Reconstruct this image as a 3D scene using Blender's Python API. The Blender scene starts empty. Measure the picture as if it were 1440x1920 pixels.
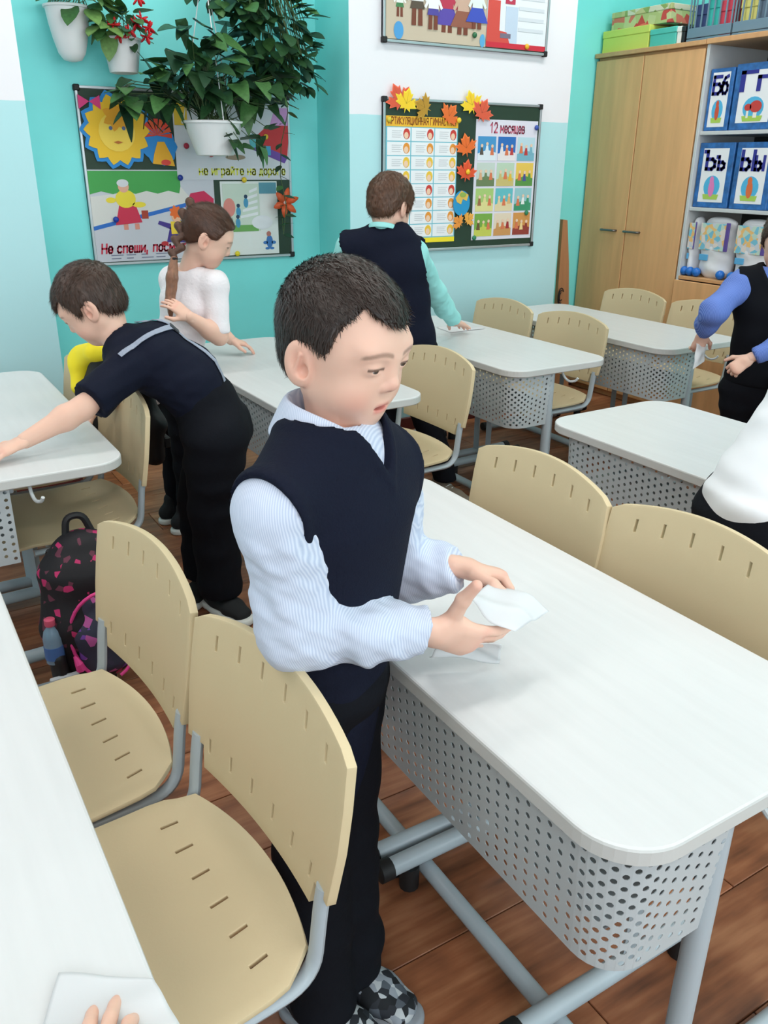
import bpy, math, random
import numpy as np
from mathutils import Vector, Matrix

# ------------------------------------------------------------------ camera, light, exposure
scene = bpy.context.scene
COL = scene.collection
CAM_H = 1.34
F_PX = 1570.0
PITCH, ROLL, YAW = math.radians(22.62), math.radians(-0.457), math.radians(31.6)

def srgb(r, g=None, b=None):
    if g is None: r, g, b = r
    f = lambda c: (c / 255 / 12.92) if c / 255 <= 0.04045 else ((c / 255 + 0.055) / 1.055) ** 2.4
    return (f(r), f(g), f(b), 1.0)

def make_camera():
    fw = Vector((math.sin(YAW) * math.cos(PITCH), math.cos(YAW) * math.cos(PITCH), -math.sin(PITCH)))
    rt = Vector((math.cos(YAW), -math.sin(YAW), 0)); up = rt.cross(fw)
    c, s = math.cos(ROLL), math.sin(ROLL)
    r2 = c * rt - s * up; u2 = c * up + s * rt
    cd = bpy.data.cameras.new('camera'); cd.sensor_fit = 'VERTICAL'; cd.sensor_height = 36.0
    cd.lens = F_PX / 1920 * 36.0; cd.clip_start = 0.02
    co = bpy.data.objects.new('camera', cd); COL.objects.link(co)
    m = Matrix((( r2.x, u2.x, -fw.x, 0), (r2.y, u2.y, -fw.y, 0), (r2.z, u2.z, -fw.z, CAM_H), (0, 0, 0, 1)))
    co.matrix_world = m
    scene.camera = co
make_camera()

world = bpy.data.worlds.new('world'); scene.world = world; world.use_nodes = True
world.node_tree.nodes['Background'].inputs[0].default_value = (0.75, 0.88, 1.0, 1)
world.node_tree.nodes['Background'].inputs[1].default_value = 1.2

def area(name, loc, size, energy, color, rot):
    l = bpy.data.lights.new(name, 'AREA'); l.shape = 'RECTANGLE'; l.size, l.size_y = size
    l.energy = energy; l.color = color
    o = bpy.data.objects.new(name, l); COL.objects.link(o); o.location = loc; o.rotation_euler = rot
    return o
# daylight entering by the three windows of the wall behind the camera, and the ceiling luminaires
WINDOWS_X = (-1.35, 0.85, 3.05)
for wx in WINDOWS_X:
    area('window_daylight', (wx, -2.36, 1.78), (1.7, 1.7), 56, (0.93, 0.97, 1.0), (math.radians(90), 0, 0))
LAMPS = [(x, y) for x in (-1.0, 1.2, 3.3) for y in (-0.9, 1.2, 3.0)]
for lx, ly in LAMPS:
    area('ceiling_lamp_light', (lx, ly, 2.9), (1.15, 0.24), 20, (1.0, 0.97, 0.93), (0, 0, 0))
vs = scene.view_settings
vs.view_transform = 'Standard'; vs.look = 'None'; vs.gamma = 1.0; vs.use_curve_mapping = False
vs.exposure = -0.72

# ------------------------------------------------------------------ materials
MATS = {}
def mat(name, col=(200, 200, 200), rough=0.6, spec=0.5, metal=0.0, sub=0.0, noise=None, bump=None, attr=None, emit=0, trans=0):
    """noise=(scale, amount, stretch) varies the colour a little; bump=(scale, strength, stretch)"""
    if name in MATS: return MATS[name]
    m = bpy.data.materials.new(name); m.use_nodes = True; nt = m.node_tree; b = nt.nodes['Principled BSDF']
    b.inputs['Roughness'].default_value = rough; b.inputs['Metallic'].default_value = metal
    b.inputs['Specular IOR Level'].default_value = spec
    c = srgb(col); b.inputs['Base Color'].default_value = c
    m.diffuse_color = c
    src = None
    if attr:
        a = nt.nodes.new('ShaderNodeAttribute'); a.attribute_name = attr; src = a.outputs['Color']
        nt.links.new(src, b.inputs['Base Color'])
    tc = nt.nodes.new('ShaderNodeTexCoord')
    def noisetex(scale, stretch, det=4):
        mp = nt.nodes.new('ShaderNodeMapping'); mp.inputs['Scale'].default_value = stretch
        nt.links.new(tc.outputs['Object'], mp.inputs[0])
        n = nt.nodes.new('ShaderNodeTexNoise'); n.inputs['Scale'].default_value = scale; n.inputs['Detail'].default_value = det
        nt.links.new(mp.outputs[0], n.inputs['Vector']); return n
    if noise:
        n = noisetex(noise[0], noise[2] if len(noise) > 2 else (1, 1, 1))
        mr = nt.nodes.new('ShaderNodeMapRange'); mr.inputs[1].default_value = .3; mr.inputs[2].default_value = .7
        mr.inputs[3].default_value = 1 - noise[1]; mr.inputs[4].default_value = 1 + noise[1] * .6
        nt.links.new(n.outputs[0], mr.inputs[0])
        mx = nt.nodes.new('ShaderNodeMix'); mx.data_type = 'RGBA'; mx.blend_type = 'MULTIPLY'; mx.inputs[0].default_value = 1
        if src: nt.links.new(src, mx.inputs[6])
        else: mx.inputs[6].default_value = c
        nt.links.new(mr.outputs[0], mx.inputs[7]); nt.links.new(mx.outputs[2], b.inputs['Base Color'])
    if bump:
        n = noisetex(bump[0], bump[2] if len(bump) > 2 else (1, 1, 1), 3)
        bp = nt.nodes.new('ShaderNodeBump'); bp.inputs['Strength'].default_value = bump[1]; bp.inputs['Distance'].default_value = .004
        nt.links.new(n.outputs[0], bp.inputs['Height']); nt.links.new(bp.outputs[0], b.inputs['Normal'])
    if sub:
        b.inputs['Subsurface Weight'].default_value = sub; b.inputs['Subsurface Radius'].default_value = (.012, .005, .003)
        b.inputs['Subsurface Scale'].default_value = .6
    if emit:
        b.inputs['Emission Color'].default_value = c; b.inputs['Emission Strength'].default_value = emit
    if trans:
        b.inputs['Transmission Weight'].default_value = trans
    MATS[name] = m
    return m

# ------------------------------------------------------------------ mesh helpers
def new_mesh(name, V, Fc, smooth=False, cols=None):
    me = bpy.data.meshes.new(name)
    if isinstance(Fc, np.ndarray):
        nf, k = Fc.shape
        me.vertices.add(len(V)); me.vertices.foreach_set('co', np.asarray(V, np.float32).ravel())
        me.loops.add(nf * k); me.loops.foreach_set('vertex_index', Fc.astype(np.int32).ravel())
        me.polygons.add(nf); me.polygons.foreach_set('loop_start', np.arange(0, nf * k, k, dtype=np.int32))
        me.update(calc_edges=True); me.validate()
    else:
        me.from_pydata([tuple(v) for v in V], [], Fc); me.update()
    if smooth: me.polygons.foreach_set('use_smooth', [True] * len(me.polygons))
    if cols is not None:
        a = me.color_attributes.new('Col', 'FLOAT_COLOR', 'POINT')
        c = np.ones((len(V), 4), np.float32); c[:, :3] = cols; a.data.foreach_set('color', c.ravel())
    return me

def obj(name, me, m=None, parent=None, loc=None, rz=None):
    o = bpy.data.objects.new(name, me); COL.objects.link(o)
    if m is not None and me is not None and not me.materials:
        me.materials.append(m)
    if parent is not None: o.parent = parent
    if loc is not None: o.location = loc
    if rz is not None: o.rotation_euler = (0, 0, rz)
    return o

def tag(o, label=None, cat=None, group=None, kind=None):
    if label: o['label'] = label
    if cat: o['category'] = cat
    if group: o['group'] = group
    if kind: o['kind'] = kind
    return o

def thing(name, label, cat, loc=(0, 0, 0), rz=0, group=None):
    o = bpy.data.objects.new(name, None); COL.objects.link(o); o.location = loc; o.rotation_euler = (0, 0, rz)
    o.empty_display_size = .05
    return tag(o, label, cat, group)

def copy_tree(o, parent=None):
    c = o.copy(); COL.objects.link(c)
    if parent is not None: c.parent = parent
    for ch in list(o.children): copy_tree(ch, c)
    return c

class MB:
    def __init__(s): s.v = []; s.f = []
    def add(s, V, Fc):
        n = len(s.v); s.v.extend([tuple(p) for p in V]); s.f.extend([tuple(i + n for i in f) for f in Fc]); return s
    def box(s, lo, hi, bev=0.0):
        (x0, y0, z0), (x1, y1, z1) = lo, hi
        if bev <= 0:
            V = [(x, y, z) for x in (x0, x1) for y in (y0, y1) for z in (z0, z1)]
            return s.add(V, [(0, 1, 3, 2), (4, 6, 7, 5), (0, 4, 5, 1), (2, 3, 7, 6), (0, 2, 6, 4), (1, 5, 7, 3)])
        c = [(x0 + x1) / 2, (y0 + y1) / 2, (z0 + z1) / 2]; hf = [(x1 - x0) / 2, (y1 - y0) / 2, (z1 - z0) / 2]
        b = min(bev, *[h * .98 for h in hf]); V = []; idx = {}
        for sx in (-1, 1):
            for sy in (-1, 1):
                for sz in (-1, 1):
                    sg = (sx, sy, sz)
                    for a in range(3):
                        p = [c[i] + sg[i] * (hf[i] if i == a else hf[i] - b) for i in range(3)]
                        idx[sg, a] = len(V); V.append(tuple(p))
        Fc = []
        for a in range(3):
            i, j = [k for k in range(3) if k != a]
            for sa in (-1, 1):
                q = []
                for (si, sj) in ((-1, -1), (1, -1), (1, 1), (-1, 1)):
                    g = [0, 0, 0]; g[a] = sa; g[i] = si; g[j] = sj; q.append(idx[tuple(g), a])
                flip = (sa > 0) != (a == 1)
                Fc.append(tuple(q if flip else q[::-1]))
        for a in range(3):
            i, j = [k for k in range(3) if k != a]
            for si in (-1, 1):
                for sj in (-1, 1):
                    g0 = [0, 0, 0]; g1 = [0, 0, 0]; g0[a] = -1; g1[a] = 1
                    for g in (g0, g1): g[i] = si; g[j] = sj
                    Fc.append((idx[tuple(g0), i], idx[tuple(g1), i], idx[tuple(g1), j], idx[tuple(g0), j]))
        for sx in (-1, 1):
            for sy in (-1, 1):
                for sz in (-1, 1): Fc.append(tuple(idx[(sx, sy, sz), a] for a in range(3)))
        return s.add(V, Fc)
    def tube(s, pts, r, n=10, caps=True, ry=None, side=None):
        """swept round bar; r may be a list; ry squashes it along `side`-perpendicular"""
        P = [Vector(p) for p in pts]; m = len(P); R = r if isinstance(r, (list, tuple)) else [r] * m
        T = [(P[min(i + 1, m - 1)] - P[max(i - 1, 0)]).normalized() for i in range(m)]
        ref = Vector(side) if side else (Vector((0, 0, 1)) if abs(T[0].z) < .9 else Vector((1, 0, 0)))
        V = []; u = None
        for i in range(m):
            u = (ref if u is None or side else u); u = (u - T[i] * u.dot(T[i]))
            u = u.normalized() if u.length > 1e-6 else T[i].orthogonal().normalized()
            w = T[i].cross(u)
            for k in range(n):
                a = 2 * math.pi * k / n
                V.append(P[i] + u * math.cos(a) * R[i] + w * math.sin(a) * (R[i] if ry is None else ry))
        Fc = [(i * n + k, i * n + (k + 1) % n, (i + 1) * n + (k + 1) % n, (i + 1) * n + k) for i in range(m - 1) for k in range(n)]
        if caps: Fc += [tuple(range(n))[::-1], tuple((m - 1) * n + k for k in range(n))]
        return s.add(V, Fc)
    def lathe(s, prof, n=24, c=(0, 0, 0), axis='z', flute=0.0, nfl=12):
        V = []
        for (r, z) in prof:
            for k in range(n):
                a = 2 * math.pi * k / n; rr = r * (1 + flute * math.cos(nfl * a))
                p = (rr * math.cos(a), rr * math.sin(a), z)
                if axis == 'x': p = (z, p[0], p[1])
                if axis == 'y': p = (p[0], z, p[1])
                V.append((p[0] + c[0], p[1] + c[1], p[2] + c[2]))
        m = len(prof)
        Fc = [(i * n + k, i * n + (k + 1) % n, (i + 1) * n + (k + 1) % n, (i + 1) * n + k) for i in range(m - 1) for k in range(n)]
        Fc += [tuple(range(n))[::-1], tuple((m - 1) * n + k for k in range(n))]
        return s.add(V, Fc)
    def prism(s, poly, z0, z1, fn=None, bev=0.0):
        """extrude a 2-D outline; fn maps (x, y, z) into place"""
        fn = fn or (lambda x, y, z: (x, y, z)); n = len(poly)
        if bev > 0:
            cx = sum(p[0] for p in poly) / n; cy = sum(p[1] for p in poly) / n
            def inset(p, b):
                dx, dy = p[0] - cx, p[1] - cy; l = math.hypot(dx, dy) or 1
                return (p[0] - dx / l * b, p[1] - dy / l * b)
            rings = [([inset(p, bev) for p in poly], z0), (poly, z0 + bev), (poly, z1 - bev), ([inset(p, bev * .3) for p in poly], z1 - bev * .3), ([inset(p, bev) for p in poly], z1)]
        else: rings = [(poly, z0), (poly, z1)]
        V = [fn(x, y, z) for ring, z in rings for x, y in ring]; m = len(rings)
        Fc = [(i * n + k, i * n + (k + 1) % n, (i + 1) * n + (k + 1) % n, (i + 1) * n + k) for i in range(m - 1) for k in range(n)]
        Fc += [tuple(range(n))[::-1], tuple((m - 1) * n + k for k in range(n))]
        return s.add(V, Fc)
    def ball(s, c, r, nu=12, nv=8):
        r = r if isinstance(r, (tuple, list)) else (r, r, r); V = [(c[0], c[1], c[2] - r[2])]
        for i in range(1, nv):
            t = math.pi * i / nv
            for k in range(nu):
                a = 2 * math.pi * k / nu
                V.append((c[0] + r[0] * math.sin(t) * math.cos(a), c[1] + r[1] * math.sin(t) * math.sin(a), c[2] - r[2] * math.cos(t)))
        V.append((c[0], c[1], c[2] + r[2])); last = len(V) - 1
        Fc = [(0, 1 + (k + 1) % nu, 1 + k) for k in range(nu)]
        Fc += [(1 + i * nu + k, 1 + i * nu + (k + 1) % nu, 1 + (i + 1) * nu + (k + 1) % nu, 1 + (i + 1) * nu + k) for i in range(nv - 2) for k in range(nu)]
        Fc += [(1 + (nv - 2) * nu + k, 1 + (nv - 2) * nu + (k + 1) % nu, last) for k in range(nu)]
        return s.add(V, Fc)
    def mesh(s, name, smooth=False): return new_mesh(name, s.v, s.f, smooth)
    def build(s, name, m, parent=None, smooth=False, loc=None, rz=None):
        return obj(name, s.mesh(name, smooth), m, parent, loc, rz)

def smooth_angle(o, deg=40):
    me = o.data
    me.polygons.foreach_set('use_smooth', [True] * len(me.polygons))
    try: me.set_sharp_from_angle(angle=math.radians(deg))
    except Exception: pass
    return o

def fillet(pts, r, n=6):
    """round the corners of a polyline"""
    P = [Vector(p) for p in pts]; out = [P[0]]
    for i in range(1, len(P) - 1):
        a, b, c = P[i - 1], P[i], P[i + 1]
        l = min(r, (a - b).length * .49, (c - b).length * .49)
        p0 = b + (a - b).normalized() * l; p1 = b + (c - b).normalized() * l
        for k in range(n + 1):
            t = k / n; out.append(p0 * (1 - t) ** 2 + b * 2 * t * (1 - t) + p1 * t * t)
    out.append(P[-1]); return out

def rrect(x0, y0, x1, y1, r, n=8):
    out = []
    for cx, cy, a0 in ((x1 - r, y1 - r, 0), (x0 + r, y1 - r, 90), (x0 + r, y0 + r, 180), (x1 - r, y0 + r, 270)):
        for k in range(n + 1):
            a = math.radians(a0 + 90 * k / n); out.append((cx + r * math.cos(a), cy + r * math.sin(a)))
    return out
# ------------------------------------------------------------------ the room
X_L, X_R, Y_F, Y_B, Z_C = -2.6, 4.34, -2.4, 4.0, 3.0
PIL_Y, P0, P1, P2 = 3.68, 0.67, 2.062, 3.394       # pillar front, left pillar's edge, middle pillar's edges
M_teal = mat('teal_paint', (134, 238, 237), .55, noise=(3, .05), bump=(90, .05))
def two_tone():
    m = bpy.data.materials.new('white_over_pale_blue_paint'); m.use_nodes = True; nt = m.node_tree; b = nt.nodes['Principled BSDF']
    b.inputs['Roughness'].default_value = .6
    tc = nt.nodes.new('ShaderNodeTexCoord'); sp = nt.nodes.new('ShaderNodeSeparateXYZ'); nt.links.new(tc.outputs['Object'], sp.inputs[0])
    n = nt.nodes.new('ShaderNodeTexNoise'); n.inputs['Scale'].default_value = 5; nt.links.new(tc.outputs['Object'], n.inputs['Vector'])
    ma = nt.nodes.new('ShaderNodeMath'); ma.operation = 'MULTIPLY_ADD'; ma.inputs[1].default_value = .012
    nt.links.new(n.outputs[0], ma.inputs[0]); nt.links.new(sp.outputs[2], ma.inputs[2])
    gt = nt.nodes.new('ShaderNodeMath'); gt.operation = 'GREATER_THAN'; gt.inputs[1].default_value = 1.551; nt.links.new(ma.outputs[0], gt.inputs[0])
    mx = nt.nodes.new('ShaderNodeMix'); mx.data_type = 'RGBA'; mx.inputs[6].default_value = srgb(184, 229, 235); mx.inputs[7].default_value = srgb(242, 240, 246)
    nt.links.new(gt.outputs[0], mx.inputs[0]); nt.links.new(mx.outputs[2], b.inputs['Base Color'])
    n2 = nt.nodes.new('ShaderNodeTexNoise'); n2.inputs['Scale'].default_value = 70; nt.links.new(tc.outputs['Object'], n2.inputs['Vector'])
    bp = nt.nodes.new('ShaderNodeBump'); bp.inputs['Strength'].default_value = .06; bp.inputs['Distance'].default_value = .004
    nt.links.new(n2.outputs[0], bp.inputs['Height']); nt.links.new(bp.outputs[0], b.inputs['Normal'])
    return m
M_two = two_tone()
M_ceil = mat('white_ceiling_paint', (240, 240, 238), .8)
def struct(name, mb, m, label, parent=None):
    return tag(mb.build(name, m, parent), label, None, None, 'structure')
struct('wall_back', MB().box((X_L, Y_B, 0), (X_R + .1, Y_B + .1, Z_C)), M_teal, 'teal painted back wall seen between the pale pillars')
struct('wall_pillar', MB().box((X_L, PIL_Y, 0), (P0, Y_B - .001, Z_C)), M_two, 'pale blue and white pillar at the left edge')
pm = MB().box((P1, PIL_Y, 0), (P2, Y_B - .001, Z_C)).build('wall_pillar', M_two); tag(pm, 'pale blue and white pillar carrying the two picture boards', None, None, 'structure')
pm.data.materials.append(M_teal); pm.data.polygons[0].material_index = 1; pm.data.polygons[1].material_index = 1
struct('wall_left', MB().box((X_L - .1, Y_F, 0), (X_L, Y_B, Z_C)), M_two, 'pale blue and white side wall')
struct('wall_right', MB().box((X_R, Y_F, 0), (X_R + .1, Y_B, Z_C)), M_teal, 'teal wall behind the wardrobe')
struct('ceiling', MB().box((X_L - .1, Y_F - .1, Z_C), (X_R + .1, Y_B + .1, Z_C + .1)), M_ceil, 'white ceiling')
wf = MB()
zs0, zs1 = .9, 2.66; xs = [X_L - .1]
for wx in WINDOWS_X: xs += [wx - .88, wx + .88]
xs.append(X_R + .1)
for i in range(0, len(xs), 2): wf.box((xs[i], Y_F - .1, 0), (xs[i + 1], Y_F, Z_C))
for wx in WINDOWS_X:
    wf.box((wx - .88, Y_F - .1, 0), (wx + .88, Y_F, zs0)); wf.box((wx - .88, Y_F - .1, zs1), (wx + .88, Y_F, Z_C))
struct('wall_front', wf, M_two, 'window wall behind the camera')
M_white_pl = mat('white_plastic', (240, 240, 240), .35)
M_glass = mat('window_glass', (250, 252, 252), .02, trans=1.0)
for i, wx in enumerate(WINDOWS_X):
    w = MB()
    for x in (wx - .88, wx - .03, wx + .82): w.box((x, Y_F - .09, zs0), (x + .06, Y_F - .03, zs1), .006)
    for z in (zs0, zs1 - .06): w.box((wx - .88, Y_F - .088, z), (wx + .88, Y_F - .032, z + .06), .006)
    o = tag(w.build('window_%d' % (i + 1), M_white_pl), 'white framed window behind the camera', None, None, 'structure')
    MB().box((wx - .84, Y_F - .065, zs0 + .03), (wx + .84, Y_F - .059, zs1 - .03)).build('pane', M_glass, o)
bb = MB()
bb.box((P0, Y_B - .018, 0), (P1, Y_B, .07), .004); bb.box((P1 - .016, PIL_Y - .016, 0), (P2 + .016, PIL_Y, .07), .004)
bb.box((P1 - .016, PIL_Y, 0), (P1, Y_B - .02, .07), .004); bb.box((X_L, PIL_Y - .016, 0), (P0 + .016, PIL_Y, .07), .004); bb.box((P2, Y_B - .018, 0), (X_R, Y_B, .07), .004)
struct('baseboard_back', bb, mat('dark_red_baseboard', (92, 38, 34), .5), 'dark red baseboard along the back wall')

# laminate floor, laid board by board along x
def floor_mat():
    m = bpy.data.materials.new('brown_laminate'); m.use_nodes = True; nt = m.node_tree; b = nt.nodes['Principled BSDF']
    b.inputs['Roughness'].default_value = .42; b.inputs['Specular IOR Level'].default_value = .4
    tc = nt.nodes.new('ShaderNodeTexCoord'); oi = nt.nodes.new('ShaderNodeObjectInfo')
    ad = nt.nodes.new('ShaderNodeVectorMath'); ad.operation = 'MULTIPLY_ADD'
    cb = nt.nodes.new('ShaderNodeCombineXYZ'); nt.links.new(oi.outputs['Random'], cb.inputs[0]); nt.links.new(oi.outputs['Random'], cb.inputs[1])
    nt.links.new(cb.outputs[0], ad.inputs[0]); ad.inputs[1].default_value = (37, 91, 0); nt.links.new(tc.outputs['Object'], ad.inputs[2])
    mp = nt.nodes.new('ShaderNodeMapping'); mp.inputs['Scale'].default_value = (1.6, 14, 1); nt.links.new(ad.outputs[0], mp.inputs[0])
    n = nt.nodes.new('ShaderNodeTexNoise'); n.inputs['Scale'].default_value = 3; n.inputs['Detail'].default_value = 6; nt.links.new(mp.outputs[0], n.inputs['Vector'])
    n3 = nt.nodes.new('ShaderNodeTexNoise'); n3.inputs['Scale'].default_value = 5; n3.inputs['Detail'].default_value = 3; nt.links.new(ad.outputs[0], n3.inputs['Vector'])
    av = nt.nodes.new('ShaderNodeMath'); av.operation = 'ADD'; nt.links.new(n.outputs[0], av.inputs[0]); nt.links.new(n3.outputs[0], av.inputs[1])
    hf = nt.nodes.new('ShaderNodeMath'); hf.operation = 'MULTIPLY'; hf.inputs[1].default_value = .5; nt.links.new(av.outputs[0], hf.inputs[0])
    r = nt.nodes.new('ShaderNodeValToRGB'); nt.links.new(hf.outputs[0], r.inputs[0])
    e = r.color_ramp.elements; e[0].position = .34; e[0].color = srgb(104, 64, 44); e[1].position = .68; e[1].color = srgb(190, 132, 94)
    k = r.color_ramp.elements.new(.5); k.color = srgb(152, 95, 64)
    hs = nt.nodes.new('ShaderNodeHueSaturation'); mr = nt.nodes.new('ShaderNodeMapRange'); mr.inputs[3].default_value = .8; mr.inputs[4].default_value = 1.2
    nt.links.new(oi.outputs['Random'], mr.inputs[0]); nt.links.new(mr.outputs[0], hs.inputs['Value']); nt.links.new(r.outputs[0], hs.inputs['Color'])
    nt.links.new(hs.outputs[0], b.inputs['Base Color'])
    return m
M_floor = floor_mat()
floor = struct('floor', MB().box((X_L - .1, Y_F - .1, -.1), (X_R + .1, Y_B + .1, -.006)), mat('dark_underlay', (44, 26, 18), .8), 'brown laminate plank floor')
PW, PL = .193, 1.29
plank_me = MB().box((-PL / 2 + .0012, -PW / 2 + .0012, -.007), (PL / 2 - .0012, PW / 2 - .0012, 0), .0012).mesh('plank'); plank_me.materials.append(M_floor)
rng = random.Random(4)
row = 0; y = -.45
while y < Y_B:
    x = X_L - rng.choice((.0, .43, .86, .2, .63)) + PL / 2
    while x - PL / 2 < X_R:
        if x + PL / 2 > -1.6 and x - PL / 2 < X_R: obj('plank', plank_me, None, floor, (x, y + PW / 2, 0))
        x += PL
    y += PW; row += 1

# ceiling luminaires
M_lampw = mat('lamp_diffuser', (255, 250, 240), .5, emit=2.0); M_lampb = mat('lamp_housing', (235, 235, 235), .4)
for i, (lx, ly) in enumerate(LAMPS):
    t = thing('ceiling_lamp', 'long white fluorescent lamp on the ceiling, ' + ('window side', 'middle row', 'board side')[i % 3] + ', ' + ('left', 'centre', 'right')[i // 3], 'lamp', (lx, ly, Z_C), 0, 'ceiling lamps')
    MB().box((-.62, -.14, -.07), (.62, .14, 0), .01).build('housing', M_lampb, t)
    MB().box((-.59, -.125, -.085), (.59, .125, -.07), .006).build('diffuser', M_lampw, t)
# ------------------------------------------------------------------ desks
DH = .64
M_desk = mat('white_desk_laminate', (213, 215, 216), .38, .4, noise=(4, .03, (14, 1, 1)))
M_edge = mat('desk_edge_band', (202, 203, 201), .45)
M_metal = mat('grey_painted_steel', (176, 188, 196), .38, .5)
M_panel = mat('pale_grey_perforated_steel', (188, 196, 200), .42, .5)
M_black = mat('black_rubber', (24, 24, 26), .6)
M_chair = mat('cream_plastic', (212, 194, 157), .5, .35, bump=(260, .04))

# local desk frame: x from 0 (panel side) to .5 (sitter's side), y from 0 (near end) to 1.18 (far end)
DW, DL = .5, 1.18
def tabletop():
    mb = MB(); P = rrect(0, 0, DW, DL, .085, 10)
    def ring(ins, z):
        return [(p[0] + (DW / 2 - p[0]) * ins / (DW / 2), p[1] + (DL / 2 - p[1]) * ins / (DL / 2), z) for p in P]
    rs = [ring(.003, DH - .026), ring(0, DH - .023), ring(0, DH - .004), ring(.0012, DH - .0012), ring(.004, DH)]
    n = len(P); V = [v for r in rs for v in r]
    Fc = [(i * n + k, i * n + (k + 1) % n, (i + 1) * n + (k + 1) % n, (i + 1) * n + k) for i in range(4) for k in range(n)]
    Fc += [tuple(range(n))[::-1], tuple(4 * n + k for k in range(n))]
    me = new_mesh('tabletop', V, Fc); me.materials.append(M_desk); me.materials.append(M_edge)
    for p in me.polygons: p.material_index = 1 if p.index < 3 * n else 0
    return me
def perforated():
    """sheet wrapped round the near end, the long left side and the far left corner, pierced by staggered holes"""
    r = .07; i0 = .022; path = []
    path += [(.215 - k * .0211, i0) for k in range(1 + int((.215 - i0 - r) / .0211))]
    def seg(pts): path.extend(pts)
    cx, cy = i0 + r, i0 + r
    seg([(cx - r * math.sin(a), cy - r * math.cos(a)) for a in np.radians(np.linspace(0, 90, 9))])
    y1 = DL - .05 - r
    nn = int((y1 - cy) / .0205); seg([(i0, cy + (y1 - cy) * k / nn) for k in range(1, nn + 1)])
    seg([(cx - r * math.cos(a), y1 + r * math.sin(a)) for a in np.radians(np.linspace(15, 90, 5))])
    seg([(cx + .02, y1 + r), (cx + .04, y1 + r)])
    P = [path[0]]
    for q in path[1:]:
        if math.dist(q, P[-1]) > .0108: P.append(q)
    zt, nrow, pitch = DH - .028, 10, .0198
    V, Fc = [], []
    H = nrow * pitch
    for c in range(len(P) - 1):
        a = Vector((*P[c], 0)); b = Vector((*P[c + 1], 0))
        off = .5 * pitch if c % 2 else 0.0
        # lean the sheet inward a little towards its lower edge
        def pt(u, z):
            d = (zt - z); q = a.lerp(b, u); nrm = Vector(((b - a).y, -(b - a).x, 0)).normalized()
            return q - nrm * (-1) * d * .05 + Vector((0, 0, z))
        def quad(p): n = len(V); V.extend(p); Fc.append((n, n + 1, n + 2, n + 3))
        top = zt
        rows = nrow if not off else nrow - 1
        if off: quad([pt(0, top), pt(1, top), pt(1, top - off), pt(0, top - off)]); quad([pt(0, top - H + off), pt(1, top - H + off), pt(1, top - H), pt(0, top - H)])
        L = (b - a).length; hr = .0046
        for k in range(rows):
            z1 = top - off - k * pitch; z0 = z1 - pitch; zc = (z0 + z1) / 2
            ring = []; cor = []
            for j in range(8):
                an = math.radians(22.5 + 45 * j)
                ring.append(pt(.5 + hr * math.cos(an) / L, zc + hr * math.sin(an)))
            # outer octet on the cell border
            outer = [pt(1, zc + pitch * .25), pt(.75, z1), pt(.25, z1), pt(0, zc + pitch * .25), pt(0, zc - pitch * .25), pt(.25, z0), pt(.75, z0), pt(1, zc - pitch * .25)]
            corner = {0: pt(1, z1), 2: pt(0, z1), 4: pt(0, z0), 6: pt(1, z0)}
            n = len(V); V.extend(ring); V.extend(outer)
            for j in range(8):
                j2 = (j + 1) % 8
                if j in corner:
                    V.append(corner[j]); Fc.append((n + j, n + 8 + j, len(V) - 1, n + 8 + j2, n + j2))
                else: Fc.append((n + j, n + 8 + j, n + 8 + j2, n + j2))
        # folded hem along the lower edge
        zb = top - H
        quad([pt(0, zb), pt(1, zb), pt(1, zb - .004), pt(0, zb - .004)])
    me = new_mesh('modesty_panel', V, Fc)
    o = bpy.data.objects.new('tmp', me); COL.objects.link(o)
    md = o.modifiers.new('s', 'SOLIDIFY'); md.thickness = .0012; md.offset = 0
    dg = bpy.context.evaluated_depsgraph_get(); me2 = bpy.data.meshes.new_from_object(o.evaluated_get(dg)); me2.name = 'modesty_panel'
    bpy.data.objects.remove(o); me2.materials.append(M_panel); return me2
def make_desk():
    t = thing('school_desk', 'white two-seat school desk', 'desk')
    obj('tabletop', tabletop(), None, t)
    obj('modesty_panel', perforated(), None, t)
    px = .215
    for y in (.04, DL - .04):
        p = smooth_angle(MB().tube([(px, y, .03), (px, y, DH - .026)], .0175, 14).build('post', M_metal, t))
        f = smooth_angle(MB().tube(fillet([(-.0, y, .024), (.50, y, .024)], .02), .0185, 14).build('foot', M_metal, t))
        for x in (-.012, .512):
            smooth_angle(MB().lathe([(.017, -.014), (.0215, -.012), (.0215, .012), (.017, .014)], 14, (x, y, .024), 'x').build('cap', M_black, f))
        smooth_angle(MB().box((px - .05, y - .012, DH - .034), (px + .25, y + .012, DH - .026), .002).build('bracket', M_metal, t))
    smooth_angle(MB().tube([(.17, .04, .03), (.17, DL - .04, .03)], .0165, 12).build('stretcher', M_metal, t))
    smooth_angle(MB().box((px - .012, .04, DH - .05), (px + .012, DL - .04, DH - .027), .003).build('under_rail', M_metal, t))
    tb = MB().box((.045, .06, DH - .172), (.215, DL - .09, DH - .168)); tb.box((.213, .06, DH - .172), (.216, DL - .09, DH - .14))  # unseen grey tray, added behind the panel so its holes look darker
    tb.build('hole_shade_tray', M_metal, t)
    for y in (-.008, ):
        smooth_angle(MB().tube(fillet([(.262, .03, DH - .027), (.262, .012, DH - .05), (.266, -.012, DH - .062), (.276, -.035, DH - .055), (.279, -.042, DH - .043)], .02, 5), .0045, 8).build('hook', mat('grey_plastic', (190, 196, 198), .4), t))
    return t
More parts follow.
